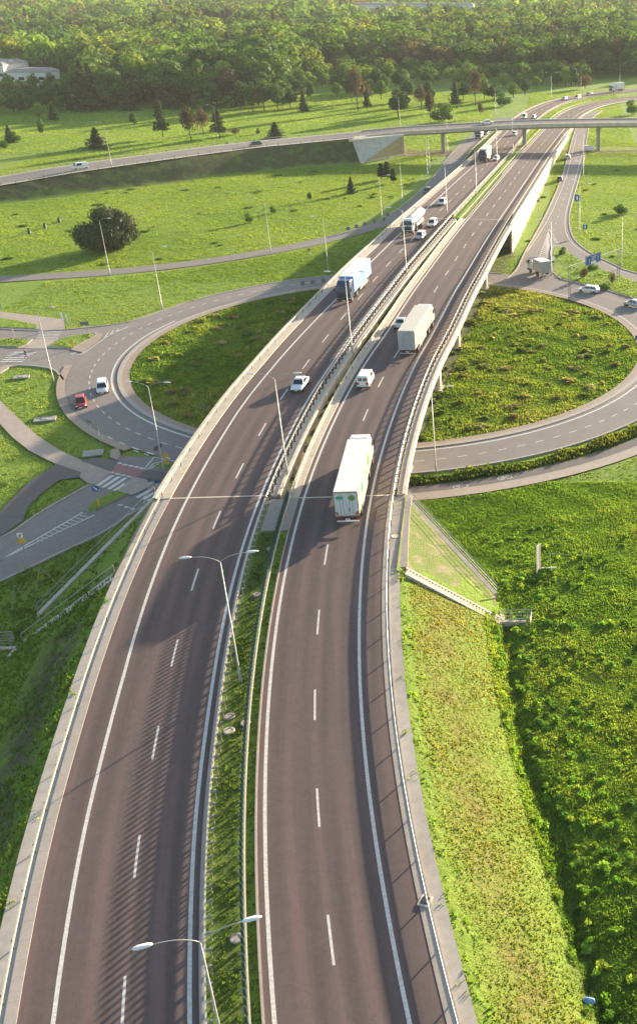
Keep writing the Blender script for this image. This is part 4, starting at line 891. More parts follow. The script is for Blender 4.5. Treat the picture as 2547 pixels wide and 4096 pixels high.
def lorry(name, label, loc, hd, pitch, cabm, side, roof, rear, L=16.3, kind='box', H=4.0, group=None, cab_top=3.75, front='dark_plastic', rear_marks=None):
    t = empty(name, loc, math.atan2(-hd[0], hd[1]), label, 'lorry', group, pitch); hw = 1.25; f = L/2; cl = 2.35
    m = MB(); y1, y0 = f, f-cl; ct = cab_top      # cab shell with a raked windscreen and roof deflector
    m.loft([[(-hw*.97, y0, .95), (hw*.97, y0, .95), (hw*.97, y1-.02, .95), (-hw*.97, y1-.02, .95)], [(-hw, y0, 1.6), (hw, y0, 1.6), (hw, y1, 1.6), (-hw, y1, 1.6)], [(-hw, y0, 2.1), (hw, y0, 2.1), (hw*.99, y1-.03, 2.1), (-hw*.99, y1-.03, 2.1)],
            [(-hw*.98, y0, 2.95), (hw*.98, y0, 2.95), (hw*.94, y1-.30, 2.95), (-hw*.94, y1-.30, 2.95)], [(-hw*.95, y0, ct-.12), (hw*.95, y0, ct-.12), (hw*.86, y1-.95, ct-.12), (-hw*.86, y1-.95, ct-.12)], [(-hw*.85, y0+.1, ct), (hw*.85, y0+.1, ct), (hw*.78, y1-1.25, ct), (-hw*.78, y1-1.25, ct)]])
    cb = m.build('cab', cabm, t); cb.modifiers.new('bevel', 'BEVEL').width = .06; cb.modifiers['bevel'].segments = 2
    def slab(nm, q, mat, e=.02, par=None):
        m = MB(); q = [Vector(v) for v in q]; n = (q[1]-q[0]).cross(q[3]-q[0]).normalized(); m.hexa([v-n*e for v in q], [v+n*e for v in q]); return m.build(nm, mat, par or t)
    slab('windscreen', [(-hw*.90, y1-.03, 2.12), (hw*.90, y1-.03, 2.12), (hw*.86, y1-.30, 2.90), (-hw*.86, y1-.30, 2.90)], 'glass', .03)
    for x in (-1, 1):
        slab('side_window', [(x*hw*.995, y1-.25, 2.1), (x*hw*.995, y1-1.2, 2.1), (x*hw*.975, y1-1.2, 2.75), (x*hw*.955, y1-.45, 2.75)], 'glass')
        m = MB(); m.box(x*(hw+.16), y1-.22, 2.35, .14, .12, .62); m.box(x*(hw+.06), y1-.22, 2.62, .22, .05, .05); m.build('mirror', 'dark_plastic', t)
        m = MB(); m.box(x*.98, y1+.01, .86, .38, .08, .20); m.build('headlight', 'head_light', t)
    m = MB(); m.box(0, y1+.015, 1.52, 1.9, .05, .82); m.build('grille', front, t)
    m = MB(); m.box(0, y1-.10, .72, 2.44, .36, .46); m.build('front_bumper', front, t, bevel=.05)
    m = MB(); m.box(0, y1-.35, 3.02, 1.9, .34, .05); m.build('sun_visor', 'dark_plastic', t)
    m = MB(); m.box(0, y1+.10, .62, .52, .02, .11); m.build('number_plate', 'sign_white', t)
    m = MB()
    for x in (-.42, .42): m.box(x, -.8, .95, .14, L-2.0, .26)
    m.box(0, 0, .98, 1.2, L-3, .08); m.build('chassis', 'chassis', t)
    yb0, yb1 = -f, y0-.55
    if kind == 'box' or kind == 'boxvan':
        zb = 1.15
        m = MB(); m.box(0, (yb0+yb1)/2, (zb+H)/2, 2.5, yb1-yb0, H-zb); tr = m.build('cargo_box', side, t, bevel=.03)
        m = MB(); m.box(0, (yb0+yb1)/2, H+.012, 2.44, yb1-yb0-.08, .03); m.build('roof', roof, tr)
        m = MB(); m.box(0, yb0-.02, H-.06, 2.54, .08, .12); m.box(0, yb0-.02, zb, 2.54, .08, .10); m.box(-1.25, yb0-.02, (zb+H)/2, .07, .08, H-zb); m.box(1.25, yb0-.02, (zb+H)/2, .07, .08, H-zb); m.build('door_frame', 'door_grey' if rear != 'door_white' else 'emblem_rust', tr)
        for x in (-1, 1):
            m = MB(); m.box(x*.605, yb0-.035, (zb+H)/2, 1.17, .05, H-zb-.22); d = m.build('rear_door', rear, tr)
            for q in (.22, .42): m = MB(); m.tube([(x*q*1.5, yb0-.09, zb+.1), (x*q*1.5, yb0-.09, H-.15)], .022, 6); m.build('lock_rod', 'galvanised', d)
        for i in range(8 if L > 12 else 3):
            y = yb0+.8+i*(yb1-yb0-1.2)/(7 if L > 12 else 2)
            for x in (-1, 1): m = MB(); m.box(x*1.262, y, (zb+H)/2, .02, .05, H-zb-.25); m.build('side_pillar', side, tr)
        for x in (-1, 1):
            m = MB(); m.box(x*1.2, (yb0+yb1)/2-.5 if L > 12 else (yb0+yb1)/2, .78, .06, (yb1-yb0)*.42, .55); m.build('side_guard', 'galvanised' if L > 12 else 'chassis', t)
    elif kind == 'tank':
        m = MB(); rr = []; zc = 2.45; n = 20
        for y, k in ((yb0, .25), (yb0+.12, .7), (yb0+.4, .96), (yb0+.9, 1), (yb1-.9, 1), (yb1-.4, .96), (yb1-.12, .7), (yb1, .25)): rr.append([(1.22*k*math.cos(a), y, zc+1.05*k*math.sin(a)) for a in np.linspace(0, 2*PI, n, endpoint=False)])
        m.loft(rr); tk = m.build('tank', 'tank_white', t, True)
        m = MB(); m.box(0, (yb0+yb1)/2, zc+1.07, .55, (yb1-yb0)*.8, .06); m.build('catwalk', 'galvanised', tk)
        for i in range(4): m = MB(); y = yb0+1.6+i*(yb1-yb0-3.2)/3; m.tube([(0, y, zc+1.0), (0, y, zc+1.22)], .26, 12); m.build('hatch', 'galvanised', tk)
        for i in range(3): m = MB(); y = yb0+1.2+i*(yb1-yb0-2.4)/2; m.loft([[(q*math.cos(a), yy, zc+q*.86*math.sin(a)) for a in np.linspace(0, 2*PI, 20, endpoint=False)] for yy, q in ((y-.05, 1.235), (y+.05, 1.235))]); m.build('band', 'galvanised', tk)
        for x in (-1, 1): m = MB(); m.box(x*1.05, (yb0+yb1)/2, 1.25, .3, (yb1-yb0)*.6, .5); m.build('side_locker', 'trailer_red' if False else 'tank_white', t)
    k = 't'; ax_ = [f-1.35, f-4.9, -f+2.6, -f+3.9, -f+5.2] if L > 12 else [f-1.25, -f+1.9]
    for y in ax_:
        for x in (-1, 1): wheel(t, k, x*1.06, y, .50)
    m = MB(); m.box(0, -f-.02, .55, 2.3, .10, .14); m.build('underrun_bar', 'sign_white' if rear == 'door_white' else 'door_grey', t)
    for x in (-1, 1): m = MB(); m.box(x*.98, -f-.05, .80, .42, .08, .15); m.build('tail_light', 'tail_light', t)
    m = MB(); m.box(0, -f-.05, .80, .52, .02, .12); m.build('number_plate', 'sign_white', t)
    if rear_marks:
        for nm, mt, q in rear_marks: m = MB(); m.loft([[(x_, -f-.068-e, z_) for x_, z_ in q] for e in (0, .012)]); m.build(nm, mt, t)
    return t
def oval(cx_, cz, a, b_, n=18, rag=0): return [(cx_+a*(1+rag*math.sin(i*2.3))*math.cos(2*PI*i/n), cz+b_*(1+rag*math.cos(i*3.1))*math.sin(2*PI*i/n)) for i in range(n)]
def on_axis(ax, px, py, off, sgn, dz=0, back=0):
    """place on a carriageway at the survey point's station, a given lane offset, heading along (+1) or against (-1) the axis"""
    x, y, z = road_site(px, py) if ax in (LC, RC) else site(px, py); S = ax.near(x, y)+back; dx, dy = ax.dir(S)
    if off is None: loc = (x, y, z)
    else: loc = ax.at(S, off, dz)
    a, b_ = ax.at(S-4), ax.at(S+4); sl = math.atan2(b_[2]-a[2], 8)*sgn
    return loc, (dx*sgn, dy*sgn), sl
OUT, INN = -1.85, 1.85
GM = 'traffic driving toward the camera on the left carriageway'; GA = 'traffic driving away on the right carriageway'
# --- left carriageway, towards the camera
def on(ax, px, py, off, sgn, back=0): l, h_, p_ = on_axis(ax, px, py, off, sgn, .005, back); return dict(loc=l, hd=h_, pitch=p_)
car('car', 'white saloon car coming toward the camera, alone on the near part of the left viaduct', 'car', paintm='paint_white', style='sedan', L=4.5, **on(LC, 712, 925, 1.6, -1, 1.5))
lorry('articulated_lorry', 'lorry with a pale blue trailer, white roof and dark front, on the left viaduct', cabm='paint_navy', side='tarp_blue', roof='tarp_white', rear='door_grey', front='paint_dark', **on(LC, 805, 718, -1.75, -1, 8))
lorry('tanker_lorry', 'white tanker lorry with a rounded tank, driving toward the camera', cabm='paint_white', side='paint_white', roof='paint_white', rear='door_grey', kind='tank', L=15.5, cab_top=3.3, **on(LC, 958, 560, -1.75, -1, 7.6))
car('car', 'silver car beside the viaduct barrier, the nearer of two next to the white tanker', 'car', paintm='paint_silver', style='wagon', H=1.5, **on(LC, 998, 571, 1.7, -1, 1.5))
car('car', 'pale car on the inner lane behind the tanker, the farther of two next to it', 'car', paintm='paint_white', style='suv', H=1.62, **on(LC, 1027, 540, 1.8, -1, 1.5))
car('car', 'white car with a dark lower front on the left carriageway, following the tanker', 'car', paintm='paint_white', style='suv', H=1.6, **on(LC, 1039, 488, -.9, -1, 1.5))
car('car', 'dark grey car on the left slip road beside the motorway barrier', 'car', paintm='paint_dark', style='hatch', **on(ram, 1006, 457, -.3, -1, 1))
lorry('articulated_lorry', 'lorry with a black cab and white box, coming out from under the overpass', cabm='paint_dark', side='tarp_white', roof='tarp_white', rear='door_grey', front='paint_dark', L=13, **on(LC, 1139, 387, -1.8, -1, 6))
car('car', 'white car side by side with the black-cabbed lorry near the overpass', 'car', paintm='paint_white', style='hatch', **on(LC, 1178, 382, 1.8, -1, 1))
lorry('box_truck', 'white delivery truck just left of the motorway in front of the overpass', cabm='paint_white', side='tarp_white', roof='tarp_white', rear='door_grey', L=8.5, H=3.3, cab_top=2.9, loc=site(1137, 329), hd=(-.05, -1), pitch=0)
car('car', 'small dark car behind the white delivery truck under the overpass', 'car', paintm='paint_grey', style='hatch', loc=site(1154, 318), hd=(-.05, -1), pitch=0)
car('car', 'white car in the middle of the left carriageway just under the overpass', 'car', paintm='paint_white', style='hatch', **on(LC, 1207, 322, .4, -1, 1))
car('van', 'white van beyond the overpass, seen over its railing at the left', 'van', paintm='paint_white', style='van', L=5, H=2.1, **on(LC, 1228, 281, -1.9, -1))
car('car', 'small silver car beyond the overpass, right of the white van', 'car', paintm='paint_silver', style='hatch', **on(LC, 1266, 281, 1.9, -1))
car('car', 'first of three pale cars on the far bend, leftmost of them', 'car', paintm='paint_silver', style='hatch', **on(LC, 1353, 238, -1.9, -1))
car('car', 'white estate car in the middle of the three on the far bend', 'car', paintm='paint_white', style='wagon', L=5, H=1.9, **on(LC, 1384, 235, 1.7, -1))
car('car', 'silver car behind the white estate on the far bend, rightmost of the three', 'car', paintm='paint_silver', style='hatch', **on(LC, 1396, 226, -1.6, -1))
lorry('box_truck', 'large white truck with a red rear at the far bend, the farthest vehicle', cabm='paint_white', side='tarp_white', roof='tarp_white', rear='trailer_red', L=9.5, H=4.2, **on(LC, 1443, 215, -1.8, -1))
# --- right carriageway, away from the camera
marks = [('emblem', 'emblem_green', oval(-.66, 3.35, .42, .20, 18, .12)), ('emblem', 'emblem_leaf', oval(.62, 3.30, .38, .32, 18, .10)), ('emblem', 'sign_white', oval(.52, 3.25, .16, .15)), ('emblem', 'emblem_rust', [(-1.17,1.32),(-.80,1.32),(-.95,1.62),(-1.17,1.75)]), ('emblem', 'emblem_rust', [(.80,1.32),(1.17,1.32),(1.17,1.78),(.92,1.66)]), ('emblem', 'dark_plastic', [(.22,1.72),(.32,1.72),(.32,2.15),(.22,2.15)])]
tk = lorry('articulated_lorry', 'big white refrigerated lorry with green emblems on its rear doors, nearest the camera', cabm='paint_white', side='tarp_cream', roof='tarp_white', rear='door_white', cab_top=3.85, rear_marks=marks, **on(RC, 836, 1250, 1.95, 1, 8.1))
for y0_, a_, b2 in ((2.6, .9, .55), (-4.2, .7, .6), (-.5, .45, .4)):
    m = MB(); q = [(1.285, y0_+a_*math.cos(2*PI*i/16)*(1+.15*math.sin(i*2.1)), 2.6+b2*math.sin(2*PI*i/16)) for i in range(16)]; m.loft([q, [(1.297, y_, z_) for _, y_, z_ in q]]); m.build('emblem', 'emblem_leaf' if y0_ > -1 else 'emblem_green', tk)
m = MB(); m.box(0, 5.35, 3.35, 1.6, .5, .9); m.build('cooling_unit', 'tarp_white', tk, bevel=.08)
lorry('articulated_lorry', 'lorry with a dusty beige trailer and grey rear doors, driving away on the right viaduct', cabm='paint_mint', side='tarp_beige', roof='tarp_beige', rear='door_grey', **on(RC, 962, 850, 1.95, 1, 8.1))
car('car', 'silver car mostly hidden left of the beige lorry on the right viaduct', 'car', paintm='paint_mint', style='sedan', **on(RC, 932, 782, -2.0, 1, 1.5))
car('van', 'small white delivery van following the beige lorry on the right viaduct', 'van', paintm='paint_white', style='van', L=4.5, W=1.85, H=1.9, **on(RC, 858, 922, -1.9, 1, 1.6))
# --- slip roads and roundabout
lorry('box_van', 'grey-white box van turning at the foot of the right slip road', cabm='paint_white', side='box_grey', roof='tarp_white', rear='paint_silver', L=6.6, H=3.5, cab_top=2.6, loc=site(1279, 652), hd=(-.47, .88), pitch=0)
car('car', 'white hatchback on the roundabout right of the box van', 'car', paintm='paint_white', style='hatch', L=4.5, loc=site(1397, 694), hd=(-.93, .36), pitch=0)
car('car', 'silver-grey car cut off by the right picture edge on the roundabout', 'car', paintm='paint_silver', style='sedan', L=4.6, loc=site(1504, 728), hd=(-.80, .60), pitch=0)
car('car', 'black car driving up the right slip road', 'car', paintm='paint_dark', style='hatch', loc=site(1328, 429), hd=(.03, 1), pitch=0)
car('car', 'white car further up the right slip road near the overpass', 'car', paintm='paint_white', style='hatch', loc=site(1347, 377), hd=(.03, 1), pitch=0)
car('car', 'small red car on the left side of the roundabout', 'car', paintm='paint_red', style='hatch', L=3.9, W=1.7, loc=site(194, 963), hd=(.40, -.92), pitch=0)
car('car', 'silver estate car beside the white line, left side of the roundabout', 'car', paintm='paint_white', style='wagon', L=4.6, H=1.55, loc=site(245, 927), hd=(.36, -.93), pitch=0)
# --- road leading to the overpass
def on_ov(px, off): S = OV.near(*site(px[0], px[1], OV.p[OV.s.searchsorted(OV.L*.5)][2] if False else 1.0)[:2]); return S
def ov_place(px, py, off, sgn, z):
    x, y, _ = site(px, py, z); S = OV.near(x, y-off*.8); l = OV.at(S, off, .04); dx, dy = OV.dir(S); return dict(loc=l, hd=(dx*sgn, dy*sgn), pitch=0)
car('van', 'white panel van on the embankment road, far left', 'van', paintm='paint_white', style='van', L=4.8, H=1.95, W=1.9, **ov_place(198, 404, -3.4, -1, 1.0))
car('car', 'dark green-grey car on the road leading up to the overpass', 'car', paintm='paint_green', style='hatch', **ov_place(599, 345, -3.4, -1, 1.3))
car('car', 'white car crossing the far overpass', 'car', paintm='paint_white', style='sedan', L=4.7, **ov_place(1143, 296, -8.5, -1, 3.6))

# ================================================================== SIGNS AND SMALL THINGS
def sign(name, label, loc, rz, H, faces, post='galvanised', group=None, posts=(0,), pr=.045):
    """faces: list of (name, shape, w, h, z, material, x offset, marks)"""
    t = empty(name, loc, rz, label, 'sign', group)
    for px in posts: m = MB(); m.tube([(px,0,-.3),(px,0,H)], pr, 7); m.build('post', post, t)
    for nm, shp, w_, h_, z, mat, xo, marks in faces:
        m = MB()
        if shp == 'r': m.box(xo, -.07, z, w_, .03, h_)
        else:
            n = {'c': 20, 't': 3, 'd': 4}[shp]; a0 = {'c': 0, 't': PI/2, 'd': 0}[shp]; q = [(xo+w_/2*math.cos(a0+2*PI*i/n), z+h_/2*math.sin(a0+2*PI*i/n)) for i in range(n)]; m.loft([[(x, yy, zz) for x, zz in q] for yy in (-.085, -.055)])
        f = m.build(nm, mat, t)
        for mm, mt, q in marks: m = MB(); m.loft([[(x+xo, yy, zz+z) for x, zz in q] for yy in (-.098, -.088)]); m.build(mm, mt, f)
    return t
def rect(x0, z0, x1, z1): return [(x0,z0),(x1,z0),(x1,z1),(x0,z1)]
arrow = [(-.05,.30),(.08,.30),(.08,-.02),(.20,.02),(.02,-.26),(-.16,.02),(-.05,-.02)]
x, y, z = site(237,1203); sign('direction_sign', 'round blue keep-right sign with a white arrow and yellow bollard base', (x, y, -4.85), R(8), 2.7, [('panel','c',.85,.85,2.35,'sign_blue',0,[('arrow','sign_white',[(-.22,.20),(-.12,.28),(.10,.02),(.18,.10),(.24,-.24),(-.08,-.16),(.0,-.08)])]), ('reflector','r',.22,.95,.55,'sign_yellow',0,[])])
x, y, z = site(63,1326); sign('warning_sign', 'yellow triangular sign below a small black-arrow board beside the lower left street', (x, y, -5), R(10), 3.0, [('panel','t',1.15,1.15,2.3,'sign_yellow',0,[]), ('board','r',.55,.55,3.0,'sign_white',0,[('arrow','dark_plastic',[(-.15,-.2),(-.02,-.2),(.16,.12),(.2,.22),(.02,.1),(-.1,-.05)])])])
x, y, z = site(400,1118); sign('yield_sign', 'orange-yellow backed sign on the small island beside the left viaduct', (x, y, -4.85), R(20), 2.6, [('panel','t',1.1,1.1,2.1,'sign_yellow',0,[]), ('reflector','r',.5,.7,1.2,'sign_yellow',0,[])])
x, y, z = site(381,1105); sign('street_sign', 'two small dark sign backs just left of the roundabout island lamp', (x, y, -4.95), R(60), 2.9, [('panel','c',.7,.7,2.5,'sign_grey',-.25,[]), ('panel','r',.5,.5,2.6,'sign_grey',.55,[])])
x, y, z = site(222,1045); sign('direction_sign', 'single grey-backed direction sign on the curved verge, left of the paired signs', (x, y, -5), R(-40), 3.1, [('panel','r',1.3,.5,2.9,'sign_grey',0,[])])
x, y, z = site(243,1062); sign('direction_sign', 'cluster of dark blue-grey sign backs on the curved verge beside the roundabout', (x, y, -5), R(-60), 3.1, [('panel','c',.9,.9,2.8,'sign_grey',-.45,[]), ('panel','t',.95,.95,2.7,'sign_grey',.55,[]), ('panel','r',.5,.3,2.1,'sign_white',.3,[])])
x, y, z = site(375,1190); sign('direction_sign', 'small blue-grey signs on a pole where the left wing wall meets the crossing', (x, y, -5), R(15), 3.2, [('panel','r',.6,.5,3.0,'sign_grey',-.4,[]), ('panel','r',.55,.5,2.7,'sign_blue',.35,[])])
x, y, z = site(345,812); 
sign('direction_sign', 'dark blue sign on the upper traffic island by the west crossings', (*site(207,797)[:2], -4.85), R(5), 2.4, [('panel','r',1.5,.7,2.1,'sign_grey',0,[])], posts=(-.5,.5))
sign('marker_post', 'yellow bollard on the grass of the upper traffic island', (*site(176,829)[:2], -4.8), 0, .2, [('panel','r',.30,1.1,.65,'sign_yellow',0,[])])
sign('street_sign', 'pale blue sign at the left picture edge beside the upper footpath', (*site(6,757)[:2], -5), R(10), 3.0, [('panel','r',.7,1.1,2.5,'sign_blue',0,[('stripe','sign_white',rect(-.12,-.5,.2,.5))])])
sign('street_sign', 'thin sign post with a white panel at the end of the upper footpath', (*site(153,778)[:2], -5), R(0), 2.9, [('panel','r',.35,1.3,2.2,'sign_white',0,[])])
sign('marker_post', 'pair of pale marker posts at the end of the hedge by the upper footpath', (*site(163,773)[:2], -5), R(30), 2.2, [('panel','r',.22,1.6,1.4,'sign_white',0,[])], posts=(0,.5))
sign('marker_post', 'thin white post on the west traffic island', (*site(36,805)[:2], -4.9), 0, 1.8, [('panel','r',.2,.3,1.6,'sign_white',0,[])])
sign('street_sign', 'blue sign on a tall pole beside the right slip road', (*site(1370,545)[:2], -5), R(0), 8.6, [('panel','r',1.6,1.5,7.8,'sign_blue',0,[('mark','sign_white',rect(-.3,-.5,.1,.4))])], pr=.07)
sign('street_sign', 'small blue square sign with a white figure in the right-hand field', (*site(1388,558)[:2], -5), R(0), 2.2, [('panel','r',1.1,1.1,2.0,'sign_blue',0,[('mark','sign_white',rect(-.16,-.35,.16,.35))])])
sign('street_sign', 'white round sign on a pole at the island tip behind the box van', (*site(1312,648)[:2], -5), R(10), 3.6, [('panel','c',.9,.9,3.2,'sign_white',0,[]), ('panel','r',.6,.5,2.4,'sign_grey',0,[])])
sign('street_sign', 'small round sign on the pale face of the retaining wall beside the slip road', (*site(1277,500,-5)[:2], -5), R(0), 3.0, [('panel','c',.9,.9,2.6,'sign_grey',0,[])])
sign('street_sign', 'small grey sign lying low in the dark grass inside the roundabout', (*site(486,976)[:2], -5), R(-50), .9, [('panel','r',1.3,.4,.7,'sign_grey',0,[])])
sign('street_sign', 'dark blue sign at the right picture edge beside the roundabout island', (*site(1510,818)[:2], -5), R(40), 1.6, [('panel','r',1.0,.8,1.3,'sign_blue',0,[])])
# gantry with the big blue direction sign
A, B = Vector(site(1351,708)), Vector(site(1467,663)); d = (B-A); Lg = math.hypot(d.x, d.y); t = empty('sign_gantry', A, math.atan2(d.y, d.x), 'thin steel gantry with a big blue direction sign over the roundabout exit', 'sign gantry')
for x in (-.25, .25, Lg-.35, Lg+.35): m = MB(); m.tube([(x,0,-.3),(x,0,6.4)], .07, 7); m.build('leg', 'galv_post', t)
for z in (6.0, 6.4): m = MB(); m.tube([(-.3,0,z),(Lg+.4,0,z)], .045, 6); m.build('crossbeam', 'galv_post', t)
u0 = .30*Lg; W_ = 5.4; m = MB(); m.box(u0+W_/2, -.16, 6.3, W_, .08, 2.0); pn = m.build('sign_panel', 'sign_blue', t); 
def gm(q, mat='sign_white', nm='lettering'): m = MB(); m.loft([[(u0+x, yy, 5.3+zz) for x, zz in q] for yy in (-.225, -.205)]); m.build(nm, mat, pn)
for q in (rect(.06,.06,W_-.06,.11), rect(.06,1.89,W_-.06,1.94), rect(.06,.06,.11,1.94), rect(W_-.11,.06,W_-.06,1.94)): gm(q, nm='border')
gm(rect(1.9,.12,3.6,.62), nm='white_field')
def txt(body, x, z, size, par, mat='sign_white', loc=(0,0,0), rot=(PI/2,0,0), ext=.006, nm='lettering'):
    c = bpy.data.curves.new(nm, 'FONT'); c.body = body; c.size = size; c.extrude = ext; c.align_x = 'CENTER'; o = bpy.data.objects.new(nm, c); dg = None; COL.objects.link(o)
    bpy.context.view_layer.update(); me = bpy.data.meshes.new_from_object(o.evaluated_get(bpy.context.evaluated_depsgraph_get())); bpy.data.objects.remove(o); me.materials.clear(); me.materials.append(MATS[mat])
    k = bpy.data.objects.new(nm, me); COL.objects.link(k); k.parent = par; k.location = loc; k.rotation_euler = rot; return k
for r_, (x0, x1) in enumerate(((2.0, 3.9), (2.2, 3.5), (1.9, 3.3))):        # illegible place names: rows of short strokes
    x = x0; 
    while x < x1: gm(rect(x, 1.45-r_*.30, x+.09, 1.60-r_*.30)); x += .15
gm([(1.2,.5),(1.32,.5),(1.32,1.1),(1.42,1.1),(1.26,1.3),(1.10,1.1),(1.2,1.1)], nm='arrow'); gm([(4.3,.7),(4.42,.7),(4.42,1.2),(4.52,1.2),(4.36,1.4),(4.20,1.2),(4.3,1.2)], nm='arrow')
# delineator boards along the roads
dp = empty('delineator_board'); m = MB(); m.tube([(0,0,-.2),(0,0,.9)], .03, 6); m.build('post', 'galvanised', dp); m = MB(); m.box(0, -.05, 1.0, .85, .05, .85); m.build('panel', 'sign_grey', dp)
dpk = [(c, []) for c in children(dp)]; firstd = True
DB = [(720,684), (744,681), (769,677)] + [(720+i*0,0) for i in range(0)]; labs = ['leftmost of the three dark boards beside the roundabout road, left of the blue-sided lorry', 'middle of the three dark boards beside the roundabout road', 'rightmost of the three dark boards beside the roundabout road']
DB += [(827,552), (847,547), (867,541), (889,535), (911,530), (921,519)]; labs += ['dark board on the slip road edge, leftmost of the row ending at the tanker', 'second dark board from the left on the slip road edge', 'third dark board from the left on the slip road edge', 'fourth dark board from the left on the slip road edge', 'second to last dark board of the slip road row, just left of the tanker', 'last dark board of the slip road row, closest to the motorway barrier']
for (px, py), lb in zip(DB, labs):
    loc = site(px, py)
    if firstd: dp.location = loc; dp['label'] = lb; dp['category'] = 'delineator'; dp['group'] = 'dark delineator boards'; firstd = False
    else: dup(dp, loc, random.uniform(-.1, .1), lb, 'dark delineator boards', dpk)['category'] = 'delineator'
# manholes and slabs
def disc(label, px, py, r, z=None, cat='manhole', mat='concrete_pale'):
    x, y, zz = road_site(px, py) if z is None else site(px, py, z); m = MB(); ang = np.linspace(0, 2*PI, 22, endpoint=False)
    m.loft([[(x+q*math.cos(a), y+q*math.sin(a), zz+h) for a in ang] for q, h in ((r, -.5), (r, .0), (r-.03, .03), (r*.62, .03), (r*.6, .01))]); return tag(m.build('manhole', mat), label, cat)
disc('round pale manhole cover in the median, upper of the close pair', 546, 1700, .42, None, 'manhole', 'apron_paving'); disc('round pale manhole cover in the median, lower of the close pair', 544, 1734, .45, None, 'manhole', 'concrete'); disc('pale manhole cover partly under the green screen, beside the close pair', 583, 1716, .4, None, 'manhole', 'apron_paving')
disc('round manhole cover in the median near the bottom lamp head', 562, 2227, .42, None, 'manhole', 'apron_paving'); disc('flat pale stone in the median grass below the near abutment slab', 611, 1411, .4, None, 'manhole', 'apron_paving'); disc('small pale manhole cover in the median, farther of the far pair', 640, 1303, .35, None, 'manhole', 'apron_paving'); 
disc('outlined round cover on the concrete apron right of the lorry', 937, 1273, .42)
for px, py, w_, l_, lb in ((108, 997, 3.0, 1.6, 'rectangular concrete slab in the middle of the left grass island'), (52, 897, 2.4, 1.4, 'partly overgrown concrete slab at the top of the left grass island'), (222, 1078, 2.6, 2.0, 'concrete slab in the lower tip of the left grass island')):
    x, y, z = site(px, py); m = MB(); m.box(x, y, -4.88, w_, l_, .2, .3); m.box(x, y, -4.76, .9, .9, .05, .3); tag(m.build('slab', 'concrete_grey', bevel=.03), lb, 'concrete slab')
# information board, low bar and frame in the right-hand grass
x, y, z = site(1278,1357); t = empty('notice_board', (x, y, -5), R(62), 'tall narrow pale notice board on two posts in the right-hand grass', 'notice board')
m = MB(); m.box(0, 0, 1.75, .62, .08, 2.9); m.build('panel', 'concrete_pale', t)
for q in (-.36, .36): m = MB(); m.box(q, 0, 1.6, .09, .12, 3.5); m.build('post', 'wall_white', t)
m = MB(); m.box(0, 0, 3.28, .85, .16, .08); m.build('cap', 'wall_white', t)
x, y, z = site(1303,1353); m = MB(); m.box(x, y, -4.75, 1.6, .12, .14, .05); m.box(x-.6, y, -4.9, .1, .1, .4); m.box(x+.6, y, -4.9, .1, .1, .4); tag(m.build('low_bar', 'wall_white'), 'short white bar lying beside the notice board', 'bar')
x, y, z = site(1325,1345); t = empty('wire_frame', (x, y, -5), R(-8), 'thin wire frame standing in the grass right of the notice board', 'frame')
for a, b_ in (((-.9,0,-.2),(-.9,0,1.6)), ((.9,0,-.2),(.9,0,1.6))): m = MB(); m.tube([a, b_], .025, 5); m.build('upright', 'galvanised', t)
m = MB(); m.tube([(-.9,0,1.6),(.9,0,1.6)], .025, 5); m.build('crossbar', 'galvanised', t)
for (px, py), lb, rz in (((112,1398), 'thin metal A-shaped stand in the dark grass left of the wing wall', .3), ((50,1440), 'thin leaning metal pole in the dark grass at the left', 1.2)):
    x, y, z = site(px, py); t = empty('metal_stand', (x, y, zg(x, y)), rz, lb, 'stand')
    m = MB(); m.tube([(-1.2,0,-.1),(-.1,0,2.8)], .025, 5); m.build('leg', 'galvanised', t); m = MB(); m.tube([(1.3,.3,-.1),(-.1,0,2.8)], .025, 5); m.build('leg', 'galvanised', t)
x, y = -20.6, 97
# drain outlet in the kerb channel at the lower right
x, y, z = road_site(1009, 2140); m = MB(); m.box(x, y, z+.02, .75, .9, .10, -.3); dro = m.build('drain', 'concrete_pale'); tag(dro, 'square drain with a dark grate in the gravel edge at the lower right', 'drain'); m = MB(); m.box(x, y, z+.09, .5, .6, .04, -.3); m.build('grate', 'dark_plastic', dro)
# cabinet and fence bits beside the right overpass pier
x, y, z = site(1398,357); m = MB(); m.box(x, y, -4.2, 3.2, 1.4, 1.6); m.box(x, y, -3.35, 3.4, 1.6, .12); tag(m.build('cabinet', 'wall_white', bevel=.04), 'white electrical cabinet beside the right pier of the overpass', 'cabinet')
# blue plastic sheet
x, y = site(1396,2382)[:2]; m = MB(); m.loft([[(x+r*math.cos(a)*(1+.2*math.sin(3*a)), y+r*.6*math.sin(a), zg(x, y)+h) for a in np.linspace(0, 2*PI, 12, endpoint=False)] for r, h in ((.42,.15),(.38,.42),(.16,.58),(.04,.6))]); tag(m.build('plastic_bag', 'tarp_blue'), 'pale blue plastic bag caught in the weeds at the bottom right', 'bag')

